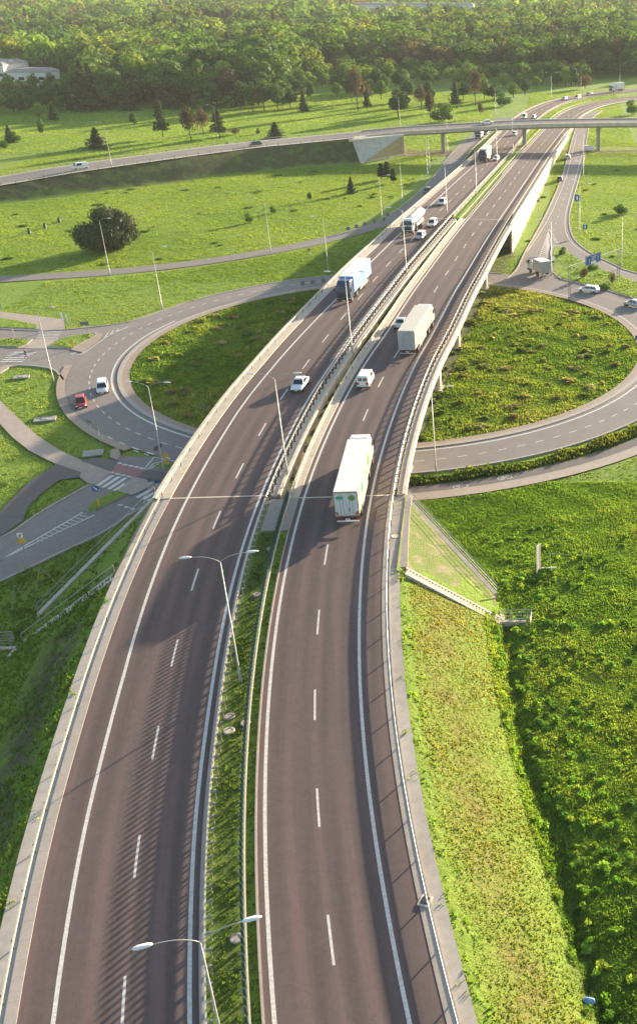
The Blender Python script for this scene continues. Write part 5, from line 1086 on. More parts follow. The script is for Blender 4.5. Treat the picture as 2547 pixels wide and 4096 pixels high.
# ================================================================== PERSON crossing the street
def skinned(name, V, E, Rr, mat, parent=None, lvl=2):
    me = bpy.data.meshes.new(name); me.from_pydata(V, E, []); o = link(name, me, parent, mat); md = o.modifiers.new('skin', 'SKIN'); md.use_smooth_shade = True
    for i, r_ in enumerate(Rr): me.skin_vertices[0].data[i].radius = (r_, r_)
    me.skin_vertices[0].data[0].use_root = True; s_ = o.modifiers.new('sub', 'SUBSURF'); s_.levels = 1; s_.render_levels = lvl; return o
x, y, z = site(64,852)
V = [(0,0,.95),(0,.01,1.12),(0,.02,1.32),(0,.02,1.47),(0,.03,1.55),(0,.05,1.66),(0,.05,1.76), (-.19,.0,1.42),(-.26,-.08,1.14),(-.25,.06,.92),(-.25,.10,.84), (.19,.02,1.42),(.25,.12,1.16),(.23,.32,1.02),(.22,.39,.98),
     (-.10,0,.90),(-.11,.16,.50),(-.11,.24,.09),(-.11,.40,.03), (.10,0,.90),(.11,-.06,.50),(.11,-.28,.12),(.11,-.20,.03)]
Ed = [(0,1),(1,2),(2,3),(3,4),(4,5),(5,6),(3,7),(7,8),(8,9),(9,10),(3,11),(11,12),(12,13),(13,14),(0,15),(15,16),(16,17),(17,18),(0,19),(19,20),(20,21),(21,22)]
Rr = [.13,.12,.15,.13,.05,.095,.075,.06,.045,.035,.03,.06,.045,.035,.03,.085,.058,.042,.035,.085,.058,.042,.035]
for hx, hy, hz, sg in ((-.25,.10,.84,-1), (.22,.39,.98,1)):
    root = 10 if sg < 0 else 14
    for q, ln in ((-.025,.07),(-.008,.085),(.010,.08),(.026,.065)):
        n0 = len(V); V += [(hx+q, hy+.02, hz-.05), (hx+q, hy+.04, hz-.05-ln)]; Ed += [(root, n0), (n0, n0+1)]; Rr += [.009, .008]
    n0 = len(V); V += [(hx-.03*sg, hy+.05, hz-.03)]; Ed += [(root, n0)]; Rr += [.010]
pr = skinned('person', V, Ed, Rr, 'skin'); pr.location = (x, y, -4.94); pr.rotation_euler = (0, 0, R(-70)); tag(pr, 'person in a dark jacket and grey trousers walking over the west crossing', 'person')
skinned('jacket', [(0,0,.93),(0,.01,1.12),(0,.02,1.32),(0,.02,1.46),(-.20,.0,1.42),(-.26,-.08,1.14),(-.25,.05,.94),(.20,.02,1.42),(.25,.12,1.16),(.23,.30,1.03)], [(0,1),(1,2),(2,3),(3,4),(4,5),(5,6),(3,7),(7,8),(8,9)], [.16,.15,.175,.13,.08,.062,.05,.08,.062,.05], 'dark_cloth', pr)
skinned('trousers', [(0,0,.93),(-.10,0,.88),(-.11,.16,.50),(-.11,.23,.12),(.10,0,.88),(.11,-.06,.50),(.11,-.27,.14)], [(0,1),(1,2),(2,3),(0,4),(4,5),(5,6)], [.15,.10,.075,.06,.10,.075,.06], 'grey_cloth', pr)
m = MB(); m.ell((0,.03,1.72), (.11,.125,.10), 12, 8); m.build('hair', 'hair', pr, True)
for sg in (-1, 1): m = MB(); m.ell((sg*.035,.145,1.68), (.012,.008,.010), 8, 5); m.build('eye', 'dark_plastic', pr)
m = MB(); m.ell((0,.155,1.65), (.014,.02,.024), 8, 5); m.build('nose', 'skin', pr); m = MB(); m.ell((0,.142,1.605), (.028,.008,.008), 8, 5); m.build('mouth', 'emblem_rust', pr)

# ================================================================== BUILDINGS
def roofed(label, cx_, cy_, w_, d_, h_, base=-5, rz=0, low=None):
    t = empty('building', (cx_, cy_, base), rz, label, 'building')
    m = MB(); m.box(0, 0, h_/2, w_, d_, h_); m.build('wall', 'wall_white', t)
    m = MB(); m.hexa([(-w_/2-.4,-d_/2-.4,h_),(w_/2+.4,-d_/2-.4,h_),(w_/2+.4,d_/2+.4,h_),(-w_/2-.4,d_/2+.4,h_)], [(-w_/2+3,-d_/2+4,h_+1.6),(w_/2-3,-d_/2+4,h_+1.6),(w_/2-3,d_/2-4,h_+1.6),(-w_/2+3,d_/2-4,h_+1.6)]); m.build('roof', 'roof_grey', t)
    n = max(2, int(w_/5))
    for i in range(n):
        m = MB(); m.box(-w_/2+w_*(i+.5)/n, -d_/2-.03, h_*.55, w_/n*.55, .08, 1.6); m.build('window', 'glass', t)
    return t
roofed('long white flat-roofed building with a grey roof behind the trees at the left edge', -340, 645, 62, 30, 10.6)
roofed('lower white annexe right of the big building at the left edge', -298, 640, 22, 18, 7.0)
bx, by, bz = site(985, 30, 8); roofed('long pale apartment block on the horizon above the forest, with a row of windows', bx, by, 130, 16, 21, -5, 0)
bx, by, bz = site(860, 38, 8); roofed('short pale block on the horizon left of the long apartment block', bx, by, 60, 14, 19, -5, 0)

# ================================================================== TREES
def crown(kind, n, q, rg, lobes=9):
    """leaf clumps of a tree of height 1: returns quads (n*4,3); q = leaf clump size"""
    if kind in ('round', 'tall', 'bush'):
        wx = {'round': .36, 'tall': .24, 'bush': .85}[kind]; zc = {'round': .58, 'tall': .56, 'bush': .40}[kind]; hz = {'round': .36, 'tall': .40, 'bush': .42}[kind]
        C = rg.normal(size=(lobes, 3)); C /= np.linalg.norm(C, axis=1)[:, None]; C *= rg.uniform(.35, .78, (lobes, 1)); C[0] = (0, 0, .72); C[1] = (0, 0, -.1)
        rad = rg.uniform(.34, .56, lobes); k = rg.integers(0, lobes, n); D = rg.normal(size=(n, 3)); D /= np.linalg.norm(D, axis=1)[:, None]
        P = C[k] + D*(rad[k]*rg.uniform(.72, 1.06, n))[:, None]; P = P*(wx, wx, hz)+(0, 0, zc)
        if kind == 'bush': P[:, 2] = np.abs(P[:, 2]-.02)+.01
        Nn = D + rg.normal(size=(n, 3))*.38
    elif kind == 'spruce':
        h = rg.uniform(0, 1, n)**1.35; lay = np.floor(h*15)/15; r = (1-h)*.21*(.72+.5*((h-lay)*15 < .45)); a = rg.uniform(0, 2*PI, n); rr = r*np.sqrt(rg.uniform(.15, 1.25, n))*(1+.38*np.sin(a*3+h*31)+.3*np.sin(a*2+h*13+1))
        P = np.stack([rr*np.cos(a), rr*np.sin(a), .06+h*.94-.10*rr], 1); Nn = np.stack([np.cos(a), np.sin(a), rg.uniform(.2, 1.2, n)], 1)+rg.normal(size=(n, 3))*.5
    else:  # pine: open, uneven whorls of needle clumps
        K = 46; h = np.sort(rg.uniform(.14, .97, K)); a = np.arange(K)*2.4+rg.uniform(-.4, .4, K); r = np.clip((1.04-h)*.36, .02, .25)*rg.uniform(.35, 1.1, K); C = np.stack([r*np.cos(a), r*np.sin(a), h-.15*r], 1); rad = rg.uniform(.055, .10, K)
        k = rg.integers(0, K, n); D = rg.normal(size=(n, 3)); D /= np.linalg.norm(D, axis=1)[:, None]; u_ = rg.uniform(0, 1, n)[:, None]; P = C[k]*(1, 1, 1)*np.where(u_ < .25, (.5, .5, 1.), (1., 1., 1.))+D*(rad[k]*rg.uniform(.5, 1, n))[:, None]*(1.15, 1.15, .6); Nn = D+rg.normal(size=(n, 3))*.6
    Nn /= np.linalg.norm(Nn, axis=1)[:, None]; T = np.cross(Nn, rg.normal(size=(n, 3))); T /= np.linalg.norm(T, axis=1)[:, None]; B = np.cross(Nn, T)
    s_ = q*rg.uniform(.6, 1.35, n)[:, None]; T = T*s_; B = B*s_*rg.uniform(.55, 1.0, n)[:, None]
    return np.stack([P-T-B*.3, P-B, P+T+B*.2, P+B], 1).reshape(-1, 3)
def quads(n): return np.arange(n*4, dtype=np.int32).reshape(-1, 4)
PROTO = {}
def tree_proto(key, kind, n, q, mat, H=10, trunk_r=.022, lobes=9, seed=1):
    rg = np.random.default_rng(seed); V = crown(kind, n, q, rg, lobes)*H; cm = np_mesh('crown', V, quads(n)); cm.materials.append(MATS[mat])
    m = MB(); top = {'round': .62, 'tall': .7, 'bush': .35, 'spruce': .95, 'pine': .9}[kind]; m.tube([(0,0,-.3),(.01*H,0,H*top*.4),(0,.012*H,H*top)], [trunk_r*H, trunk_r*H*.75, trunk_r*H*.2], 7)
    for i in range(7):
        a = i*2.4; z0 = H*top*(.35+.08*i); m.tube([(0,0,z0),(H*.12*math.cos(a),H*.12*math.sin(a),z0+H*.07),(H*.24*math.cos(a)*(.8 if kind != 'spruce' else .4),H*.24*math.sin(a)*(.8 if kind != 'spruce' else .4),z0+H*.12)], [trunk_r*H*.4, trunk_r*H*.25, trunk_r*H*.08], 5)
    tm = mesh_of(m, 'trunk', 'bark'); PROTO[key] = (cm, tm)
def plant_tree(key, name, loc, label, scale=(1,1,1), rz=0, group=None, cat='tree'):
    t = empty(name, loc, rz, label, cat, group); t.scale = scale
    for nm, me in (('crown', PROTO[key][0]), ('trunk', PROTO[key][1])): o = bpy.data.objects.new(nm, me); COL.objects.link(o); o.parent = t
    return t
tree_proto('roundA', 'round', 2600, .030, 'leaf_mid', seed=3, lobes=12); tree_proto('roundB', 'round', 2600, .030, 'leaf_light', seed=4, lobes=10); tree_proto('roundC', 'round', 2600, .030, 'leaf_dark', seed=5, lobes=13)
tree_proto('tallA', 'tall', 2200, .030, 'leaf_mid', seed=6, lobes=10); tree_proto('tallB', 'tall', 2200, .030, 'leaf_light', seed=7, lobes=9); tree_proto('brown', 'round', 1500, .026, 'leaf_brown', seed=8, lobes=14)
tree_proto('spruce', 'spruce', 2600, .030, 'leaf_conifer', seed=9); tree_proto('spruceB', 'spruce', 1800, .034, 'leaf_conifer', seed=19); tree_proto('pine', 'pine', 2600, .028, 'leaf_conifer', seed=10, trunk_r=.018)
tree_proto('bushA', 'bush', 2600, .045, 'leaf_mid', seed=11, lobes=12, trunk_r=.02); tree_proto('bushD', 'bush', 15000, .032, 'leaf_conifer', seed=12, lobes=26, trunk_r=.02); tree_proto('bushL', 'bush', 1800, .06, 'leaf_light', seed=13, lobes=9, trunk_r=.02); tree_proto('bushB', 'bush', 900, .05, 'leaf_brown', seed=14, lobes=8, trunk_r=.02)
def ppm(px, py): x, y, z = site(px, py); return (FPX/1.6845)/math.hypot(y, CAM_H)      # survey pixels per metre at a ground point
def meadow(key, name, px, py, hpx, wpx, label, cat='tree', natural=.72, rz=None):
    loc = site(px, py, -5); k = ppm(px, py); H = hpx/k/math.cos(.14); W_ = wpx/k; nat = {'round': .75, 'tall': .5, 'spruce': .42, 'pine': .75, 'bush': 1.75, 'brown': .75}
    base = next(v for kk, v in nat.items() if key.startswith(kk)); return plant_tree(key, name, (loc[0], loc[1], zg(loc[0], loc[1])), label, (W_/(10*base), W_/(10*base), H/10), rz if rz is not None else random.uniform(0, 6.28), cat=cat)
meadow('bushD', 'round_bush', 259, 594, 112, 138, 'huge dark round bush alone in the left field behind a tall lamp', 'bush')
for px, py, h_, w_, key, nm, lb, ct in [
    (232,352,44,42,'spruce','spruce_tree','dark bushy spruce alone in the left meadow, just above the embankment road','tree'),
    (388,326,78,46,'pine','pine_tree','tall dark pine with a bare lower trunk in the middle of the left meadow','tree'),
    (320,298,28,20,'tallA','young_tree','small dark leaning tree left of the tall pine','tree'),
    (103,322,38,18,'tallA','young_tree','slim dull-green young tree in the meadow near the left edge','tree'),
    (128,284,32,20,'spruceB','young_conifer','small brownish conifer at the forest edge on the left','tree'),
    (96,282,34,36,'roundB','round_shrub','round bright green shrub standing before the left forest edge','shrub'),
    (26,338,36,24,'spruceB','young_conifer','left of two dark conifers standing close together at the left edge','tree'),
    (38,338,28,30,'bushA','low_shrub','low green shrub touching the dark conifers at the left edge','shrub'),
    (10,352,20,28,'bushA','low_shrub','small low shrub at the very left edge of the meadow','shrub'),
    (455,338,80,46,'brown','bare_tree','purplish brown half-bare tree in the middle of the meadow group','tree'),
    (484,322,62,36,'brown','bare_tree','thinner brownish tree right of the purplish one','tree'),
    (522,326,58,52,'pine','pine_tree','broad dark pine at the right of the meadow group, beside a lamp','tree'),
    (560,320,18,34,'bushB','low_shrub','low brown shrub right of the broad pine','shrub'),
    (308,262,72,30,'spruce','spruce_tree','slender spruce at the forest edge right of the left building','tree'),
    (398,256,58,34,'spruce','spruce_tree','dark spruce at the forest edge behind the tall pine','tree'),
    (415,258,44,28,'spruceB','spruce_tree','shorter dark spruce just right of the one behind the tall pine','tree'),
    (486,262,30,36,'bushA','round_shrub','dark round shrub at the forest edge above the brown trees','shrub'),
    (613,318,14,12,'bushA','low_shrub','tiny dark shrub beside the dark green-grey car','shrub'),
    (655,328,34,36,'spruce','young_conifer','small spreading conifer right of the dark green-grey car','tree'),
    (722,264,44,20,'spruce','young_conifer','narrow dark conifer alone in the centre meadow','tree'),
    (850,264,96,40,'brown','pine_tree','tall dark brown tree with a thin trunk, left of the centre meadow','tree'),
    (872,262,44,28,'pine','pine_tree','short dark pine touching the tall brown tree','tree'),
    (945,278,58,58,'roundC','broadleaf_tree','broad dark tree in the centre meadow behind the overpass lamp','tree'),
    (1022,292,70,28,'brown','bare_tree','reddish brown bare tree just behind the overpass railing','tree'),
    (1052,290,44,60,'bushA','round_shrub','wide green shrub just behind the overpass railing','shrub'),
    (1080,246,56,20,'spruce','spruce_tree','slim dark spruce right of the centre meadow','tree'),
    (1128,252,82,34,'brown','pine_tree','dark thin-crowned tree above the overpass, right of the slim spruce','tree'),
    (1141,278,32,16,'brown','young_tree','small dark tree directly above the white car on the overpass','tree'),
    (1192,252,34,40,'bushA','round_shrub','round olive bush beside a lamp above the overpass','shrub'),
    (1388,210,32,40,'bushB','round_shrub','round brownish bush beyond the far bend behind the lamp','shrub'),
    (1498,272,36,34,'bushA','round_shrub','dark green bush at the right picture edge above the overpass','shrub'),
    (905,426,36,30,'pine','pine_tree','left of the three dark pines below the overpass abutment','tree'),
    (920,424,38,34,'pine','pine_tree','middle of the three dark pines below the overpass abutment','tree'),
    (934,434,32,28,'pine','pine_tree','right, lowest of the three dark pines below the overpass abutment','tree'),
    (834,458,36,20,'spruceB','young_conifer','small bright conifer left of the three pines','tree'),
    (737,476,20,12,'tallA','young_tree','tiny slim tree in the left field above the curved slip road','tree'),
    (592,528,26,24,'bushA','low_shrub','small green shrub left of the lamp in the left field','shrub'),
    (648,506,18,16,'bushA','low_shrub','small green shrub right of the lamp in the left field','shrub'),
    (541,352,14,10,'roundB','young_tree','tiny light green tree beside the embankment road','tree'),
    (1472,508,26,44,'bushA','low_shrub','low wide bush in the right-hand field','shrub'),
    (1386,662,30,22,'bushB','young_tree','reddish young tree on the grass island right of the box van','tree'),
    (1453,676,34,22,'bushB','young_tree','reddish young tree on the grass island, nearer the right edge','tree'),
    (1335,605,22,22,'bushA','low_shrub','dark green clump of weeds at the island tip','shrub'),
    (1404,640,20,30,'bushA','low_shrub','dark green clump below the blue direction sign','shrub'),
    (1436,688,20,34,'bushA','low_shrub','dark green clump left of the nearer reddish young tree','shrub'),
    (1142,1255,18,12,'bushL','young_shrub','small bright sapling in the grass right of the near wing wall','shrub')]:
    meadow(key, nm, px, py, h_, w_, lb, ct)
for i, (px, py) in enumerate([(26,370),(128,684),(192,682),(182,728-44),(120,686)][:0]): pass
for px, py, lb in ((120,549,'lowest of the three small dark posts in the left field'), (182-1,527-2,'middle of the three small dark posts in the left field'), (240-1,505,'highest of the three small dark posts in the left field')):
    px2, py2 = {0: (71,554), 1: (108,541), 2: (142,527)}[['l','m','h'].index(lb[0])]; x, y, z = site(px2, py2); m = MB(); m.box(x, y, zg(x, y)+.45, .7, .5, 1.3, 0, (.8,.8)); m.ell((x, y, zg(x, y)+1.1), (.35,.3,.25), 8, 5); tag(m.build('field_post', 'screen_green'), lb, 'post')
for i, (px, py, h_, w_, key) in enumerate([(575,262,62,46,'roundC'),(600,264,52,38,'roundA'),(628,262,66,50,'roundC'),(660,262,58,40,'roundC'),(690,258,44,34,'roundC'),(738,240,40,24,'roundA'),(800,230,30,22,'tallB'),(835,240,60,40,'roundC'),(868,246,50,36,'brown'),(905,236,40,34,'roundA'),(965,240,46,36,'roundC'),(1000,262,56,34,'brown'),(1020,246,48,34,'roundC'),(1100,238,40,30,'roundC'),(1150,236,44,36,'roundB'),(1172,240,36,40,'roundC'),(1218,232,30,34,'roundA'),(1246,226,34,30,'roundC'),(470,256,30,34,'roundA'),(540,258,26,30,'roundB')]):
    meadow(key, 'meadow_tree', px, py, h_, w_, 'tree of the loose dark row standing in the meadow just in front of the forest')
    bpy.data.objects[[o.name for o in COL.objects if o.name.startswith('meadow_tree')][-1]]['group'] = 'loose row of trees in front of the forest'
# --- forest
EDGE = [site(px, py)[:2] for px, py in [(-700,330),(-300,300),(-60,288),(0,280),(150,268),(230,266),(370,250),(480,258),(560,262),(650,262),(692,255),(702,232),(760,212),(850,222),(900,228),(1000,208),(1100,208),(1180,210),(1280,214),(1335,212),(1392,196),(1440,193),(1512,183),(1600,176),(1900,160)]]
EX = np.array([e[0]/e[1] for e in EDGE]); ER = np.array([math.hypot(*e) for e in EDGE]); o_ = np.argsort(EX); EX, ER = EX[o_], ER[o_]
KINDS = [('round', 'roundA', (.085,.175,.024)), ('round', 'roundB', (.16,.26,.034)), ('round', 'roundC', (.05,.11,.025)), ('tall', 'tallA', (.085,.18,.03)), ('tall', 'tallB', (.21,.27,.055)), ('spruce', 'spruce', (.045,.08,.03)), ('round', 'brown', (.14,.12,.075))]
LBL = {'roundA': ('broadleaf_tree', 'round-crowned mid-green broadleaf tree in the front of the dense forest'), 'roundB': ('broadleaf_tree', 'bright yellow-green broadleaf tree in the front of the dense forest'), 'roundC': ('broadleaf_tree', 'dark green broadleaf tree in the front of the dense forest'),
       'tallA': ('broadleaf_tree', 'narrow mid-green tree in the front of the dense forest'), 'tallB': ('birch_tree', 'narrow pale yellow-green tree in the front of the dense forest'), 'spruce': ('spruce_tree', 'pointed dark conifer in the front of the dense forest'), 'brown': ('bare_tree', 'brownish thin-leaved tree in the front of the dense forest')}
rg = np.random.default_rng(42); T = []
for d0, d1, st_ in ((440, 900, 9.6), (900, 1400, 13), (1400, 2500, 19)):
    for yy in np.arange(d0, d1, st_):
        for xx in np.arange(-.66*yy-20, .20*yy+25, st_):
            x, y = xx+rg.uniform(-.48, .48)*st_, yy+rg.uniform(-.48, .48)*st_; r = math.hypot(x, y); e = np.interp(x/y, EX, ER)
            if r < e+rg.uniform(0, 6): continue
            s = LC.near(x, y); p = LC.at(s)
            if math.hypot(p[0]-x, p[1]-y) < 21: continue
            if y < 640 and x > 0 and (x-14)*.55 > (y-560): continue
            if x > -5 and RC.p[:, 1].max() > y and math.hypot(RC.at(RC.near(x, y))[0]-x, RC.at(RC.near(x, y))[1]-y) < 22: continue
            big = .5+.5*math.sin(x*.021+1.7*math.sin(y*.013))*math.cos(y*.017+1.1*math.sin(x*.011))
            shr = (x > -150 and y < 700 and x < .03*y-8) or (x < -150 and False)
            cz = (abs(x/y+.10) < .13 and 700 < y < 800)
            H = rg.uniform(5.5, 12) if shr else rg.uniform(10, 22)*(.78+.45*big)+(2 if y > 1000 else 0)
            if not shr and r < e+25: H *= rg.uniform(.55, .95) if x/y > -.2 else rg.uniform(.8, 1.1)
            if not shr and x/y < -.2 and r < e+80: H = max(H, rg.uniform(15, 20))
            wgt = np.array([.36, .10+.22*(big > .62), .20+.15*(big < .4), .14, .05+.10*(big > .7), .05, .035]) if not shr else np.array([.40, .36, .08, .08, .05, .0, .03]); k = rg.choice(7, p=wgt/wgt.sum())
            if y > 660 and not shr and x > -120 and y < 760: k = rg.choice([0, 2, 2, 2, 3, 6])
            T.append((r, x, y, H, int(k)))
T = [(r_, x_, y_, (min(H_, rg.uniform(6.5, 8.5)) if (x_/y_ < -.425 and y_ < 660) else H_), k_) for r_, x_, y_, H_, k_ in T if not (x_ < -272 and 618 < y_ < 668 and x_ > -374)]      # clearing round the building at the left
T.sort(); NI = 250
for r, x, y, H, k in T[:NI]:
    nm, lb = LBL[KINDS[k][1]]; q = rg.uniform(1.1, 1.45); plant_tree(KINDS[k][1], nm, (x, y, -5.1), lb, (H/10*q, H/10*q, H/10), rg.uniform(0, 6.28), 'trees along the front of the forest')
print('forest trees', len(T))
rest = T[NI:]; VV, TT = [], []
TPL = {}
for key, n, q in (('far', 260, .062), ('mid', 620, .042)):
    for kd in ('round', 'tall', 'spruce'):
        for v_ in range(3): TPL[key, kd, v_] = crown(kd, n, q*(.8 if kd == 'spruce' else 1), np.random.default_rng(100+v_), 8)
for r, x, y, H, k in rest:
    kd, _, col = KINDS[k]; col = tuple(c_*(.8 if k == 6 else 1) for c_ in col); V = TPL['mid' if r < 1000 else 'far', kd, rg.integers(0, 3)]; a = rg.uniform(0, 2*PI); c, s_ = math.cos(a), math.sin(a); wd = H*rg.uniform(1.1, 1.7)
    VV.append(np.stack([(V[:, 0]*c-V[:, 1]*s_)*wd+x, (V[:, 0]*s_+V[:, 1]*c)*wd+y, V[:, 2]*H-5], 1).astype(np.float32)); f_ = rg.uniform(.78, 1.22)*(.72+.56*(.5+.5*math.sin(x*.016+1.9*math.sin(y*.009))*math.sin(y*.012+1.3*math.sin(x*.01+2)))); TT.append(np.tile(np.array([col[0]*f_*rg.uniform(.85, 1.2), col[1]*f_, col[2]*f_], np.float32), (len(V), 1)))
VV = np.concatenate(VV); TT = np.concatenate(TT); print('forest quads', len(VV)//4)
fo = link('forest', np_mesh('forest', VV, quads(len(VV)//4), ('tint', TT)), None, 'forest_leaf'); tag(fo, 'dense mixed forest filling the whole background up to the top of the picture', 'forest', kind='stuff')

# ================================================================== GRASS AND WEEDS (stuff)
rg = np.random.default_rng(5)
def in_poly(P, x, y):
    c = np.zeros(x.shape, bool); n = len(P)
    for i in range(n):
        x0, y0 = P[i]; x1, y1 = P[(i+1) % n]; k = ((y0 > y) != (y1 > y)) & (x < (x1-x0)*(y-y0)/(y1-y0+1e-12)+x0); c ^= k
    return c
BLOCK = [west, sw, B5([(385,180),(550,238),(535,270),(400,290),(285,375),(190,470),(160,560),(60,630),(-150,770),(-150,640),(0,510),(70,430),(200,300)]), A5([(-150,600),(0,760),(120,875),(250,995),(400,1095),(540,1160)])+B5([(640,190),(760,232),(650,320),(590,310),(540,270),(380,182),(200,92),(85,0)])+A5([(40,960),(0,915),(-150,760)]),
         A5([(-150,145),(0,165),(150,180),(300,200),(430,215),(440,287),(270,290),(265,255),(130,225),(0,205),(-150,190)]), RAMP_L+RAMP_R+[ring_pt(50, 60), ring_pt(50, 45), ring_pt(50, 30)], A5([(-150,525),(100,522),(30,560),(-150,700)]),
         [(-18.1,106.2), (-7.7,95.6), (-7.0,90.9), (-16.9,90.6)]]
EAST_ISL = P5([(1305,600),(1309,583),(1322,582),(1345,600),(1375,618),(1430,642),(1512,672),(1600,700),(1600,740),(1512,712),(1400,680),(1330,664),(1308,645)])
def free(x, y, pad=.35):
    r = np.hypot(x-CR[0], y-CR[1]); ang = np.degrees(np.arctan2(x-CR[0], y-CR[1])) % 360
    ok = ~((r > 42.6) & (r < 53.9)) & ~((r > 56.5) & (r < 61.1) & (ang > 55) & (ang < 208))
    o1 = off_from(RC, x, y); o2 = off_from(LC, x, y); zz = zgv(x, y)
    corr = (o1 < 8.35) & (o2 > -8.2); med = (o1 < -5.35) & (o2 > 5.25) & (y < 98.5) | ((o1 < -5.45) & (o2 > 5.1) & (y > YB+4)); strip_ = (o1 > -5.0) & (o1 < -4.5) & (y < 98)
    ok &= (~corr | med | strip_ | ((y > YA+1) & (y < YB-2) & (zz < -4.5)))
    for P in BLOCK: ok &= ~in_poly(P, x, y)
    S_ = np.array([abs(v) for v in np.interp(y, [0, 1], [0, 0])]) if False else None
    rx = np.interp(x, ram.p[:, 0], ram.p[:, 1]); ok &= ~((x > -180) & (x < -44) & (np.abs(y-rx) < 4.6))
    ry = np.interp(y, ram.p[:, 1], ram.p[:, 0]); ok &= ~((y > 275) & (np.abs(x-ry) < 7.5))
    oy = np.interp(x, OV.p[:, 0], OV.p[:, 1]); ok &= ~((x > -290) & (x < -60) & (y > oy-13.0) & (y < oy+30)) & ~((x > -61) & (y > oy-1) & (y < oy+14))
    return ok
def tufts(name, label, n, region, size, cols, blades=4, width=.16, mask=None, lean=.5, dense=None, zoff=0., keep=None):
    """thin blade-shaped triangles in clumps"""
    x0, x1, y0, y1 = region; x = rg.uniform(x0, x1, n); y = rg.uniform(y0, y1, n)
    u = x/y; k = (u > -1.0) & (u < .2) if mask is None else mask(x, y)
    if keep is None: k &= free(x, y)
    else: k &= keep(x, y)
    x, y = x[k], y[k]; n = len(x); z = zgv(x, y)+zoff; pat = .5+.5*np.sin(x*.55+1.6*np.sin(y*.31))*np.sin(y*.6+1.3*np.sin(x*.27)); pat2 = .5+.5*np.sin(x*.09+1.2*np.sin(y*.07)+2)*np.sin(y*.10+np.sin(x*.05))
    hgt = rg.uniform(size[0], size[1], n)*(.55+.9*pat); V = []; C = []
    cols = np.array(cols, float); ci = np.clip((pat2*.55+pat*.25+rg.uniform(0, .4, n))*len(cols), 0, len(cols)-1).astype(int); base = cols[ci]*rg.uniform(.75, 1.3, (n, 1))
    for b_ in range(blades):
        a = rg.uniform(0, 2*PI, n); a2 = rg.uniform(0, 2*PI, n); w_ = width*rg.uniform(.6, 1.3, n)*(.6+hgt); rr = w_*.7
        px_, py_ = x+rr*np.cos(a2)*1.2, y+rr*np.sin(a2)*1.2; dx, dy = np.cos(a)*w_*.5, np.sin(a)*w_*.5; ln = rg.uniform(0, lean, n)*hgt; h_ = hgt*rg.uniform(.6, 1.1, n)
        tx, ty = px_+np.cos(a2)*ln, py_+np.sin(a2)*ln
        V.append(np.stack([np.stack([px_-dx, py_-dy, z-.03], 1), np.stack([px_+dx, py_+dy, z-.03], 1), np.stack([tx+dx*.5, ty+dy*.5, z+h_*.8], 1), np.stack([tx-dx*.35, ty-dy*.35, z+h_], 1)], 1)); C.append(np.repeat(base[:, None, :]*rg.uniform(.85, 1.15, (n, 1, 1)), 4, 1))
    V = np.concatenate(V).reshape(-1, 3); C = np.concatenate(C).reshape(-1, 3)
    o = link(name, np_mesh(name, V, quads(len(V)//4), ('tint', C)), None, 'grass_blade'); return tag(o, label, 'grass', kind='stuff')
GD = [(.06,.125,.02), (.09,.17,.024), (.13,.225,.030), (.18,.28,.038), (.25,.32,.053)]
LUSH = [(.075,.175,.022), (.105,.225,.026), (.145,.275,.034), (.20,.34,.044), (.28,.38,.06)]
dry_ok = lambda x, y: free(x, y) & (off_from(RC, x, y) > 7.0) & (off_from(RC, x, y) < 16.5) & (y < 93)
lush_ok = lambda x, y: free(x, y) & ((off_from(RC, x, y) > 15.5) | ((side(WR[0], WR[1], x, y) > .5) & (y > 94)))
left_ok = lambda x, y: free(x, y) & (off_from(LC, x, y) < -7.6)
tufts('grass', 'short yellowish half-dry grass on the slope right of the road', 30000, (-18,2,34,93), (.05,.14), [(.10,.17,.026), (.14,.20,.032), (.20,.22,.045), (.27,.24,.08)], 3, .16, keep=dry_ok)
tufts('grass', 'lush green knee-high grass filling the lower right field', 210000, (-19,17,36,124), (.08,.26), LUSH, 4, .13, keep=lush_ok)
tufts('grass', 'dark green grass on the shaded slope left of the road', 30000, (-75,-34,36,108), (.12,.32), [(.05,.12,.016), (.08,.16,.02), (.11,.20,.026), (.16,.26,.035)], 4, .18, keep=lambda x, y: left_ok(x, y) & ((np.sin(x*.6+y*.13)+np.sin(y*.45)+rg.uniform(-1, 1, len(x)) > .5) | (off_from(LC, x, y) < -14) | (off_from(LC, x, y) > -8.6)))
tufts('grass', 'mossy green grass in the median between the two carriageways', 22000, (-40,-12,30,104), (.08,.24), [(.035,.075,.012), (.06,.115,.016), (.10,.16,.024)], 3, .16, keep=lambda x, y: free(x, y) & (off_from(RC, x, y) < -4.4) & (off_from(LC, x, y) > 4.9))
tufts('grass', 'tall unmown grass and weeds inside the roundabout', 150000, (-76,15,133,224), (.12,.36), [(.075,.165,.022), (.105,.20,.026), (.15,.25,.034), (.22,.30,.046), (.33,.34,.10)], 3, .22, keep=lambda x, y: (np.hypot(x-CR[0], y-CR[1]) < 42.8) & (zgv(x, y) < -4.7) & ~((off_from(LC, x, y) > -6.5) & (off_from(RC, x, y) < 6)))
tufts('grass', 'green grass on the verges around the roundabout and paths', 110000, (-110,16,108,245), (.06,.18), GD[1:], 3, .18, keep=lambda x, y: free(x, y) & (np.hypot(x-CR[0], y-CR[1]) > 53.6))
tufts('grass', 'bright green meadow grass in the left field and beyond the slip road', 230000, (-185,-40,222,392), (.05,.17), [(.13,.235,.03), (.185,.30,.036), (.25,.35,.050)], 3, .26)
tufts('grass', 'bright green grass of the right-hand field', 70000, (-5,50,225,420), (.05,.17), [(.13,.235,.03), (.185,.30,.036), (.25,.35,.050)], 3, .26)
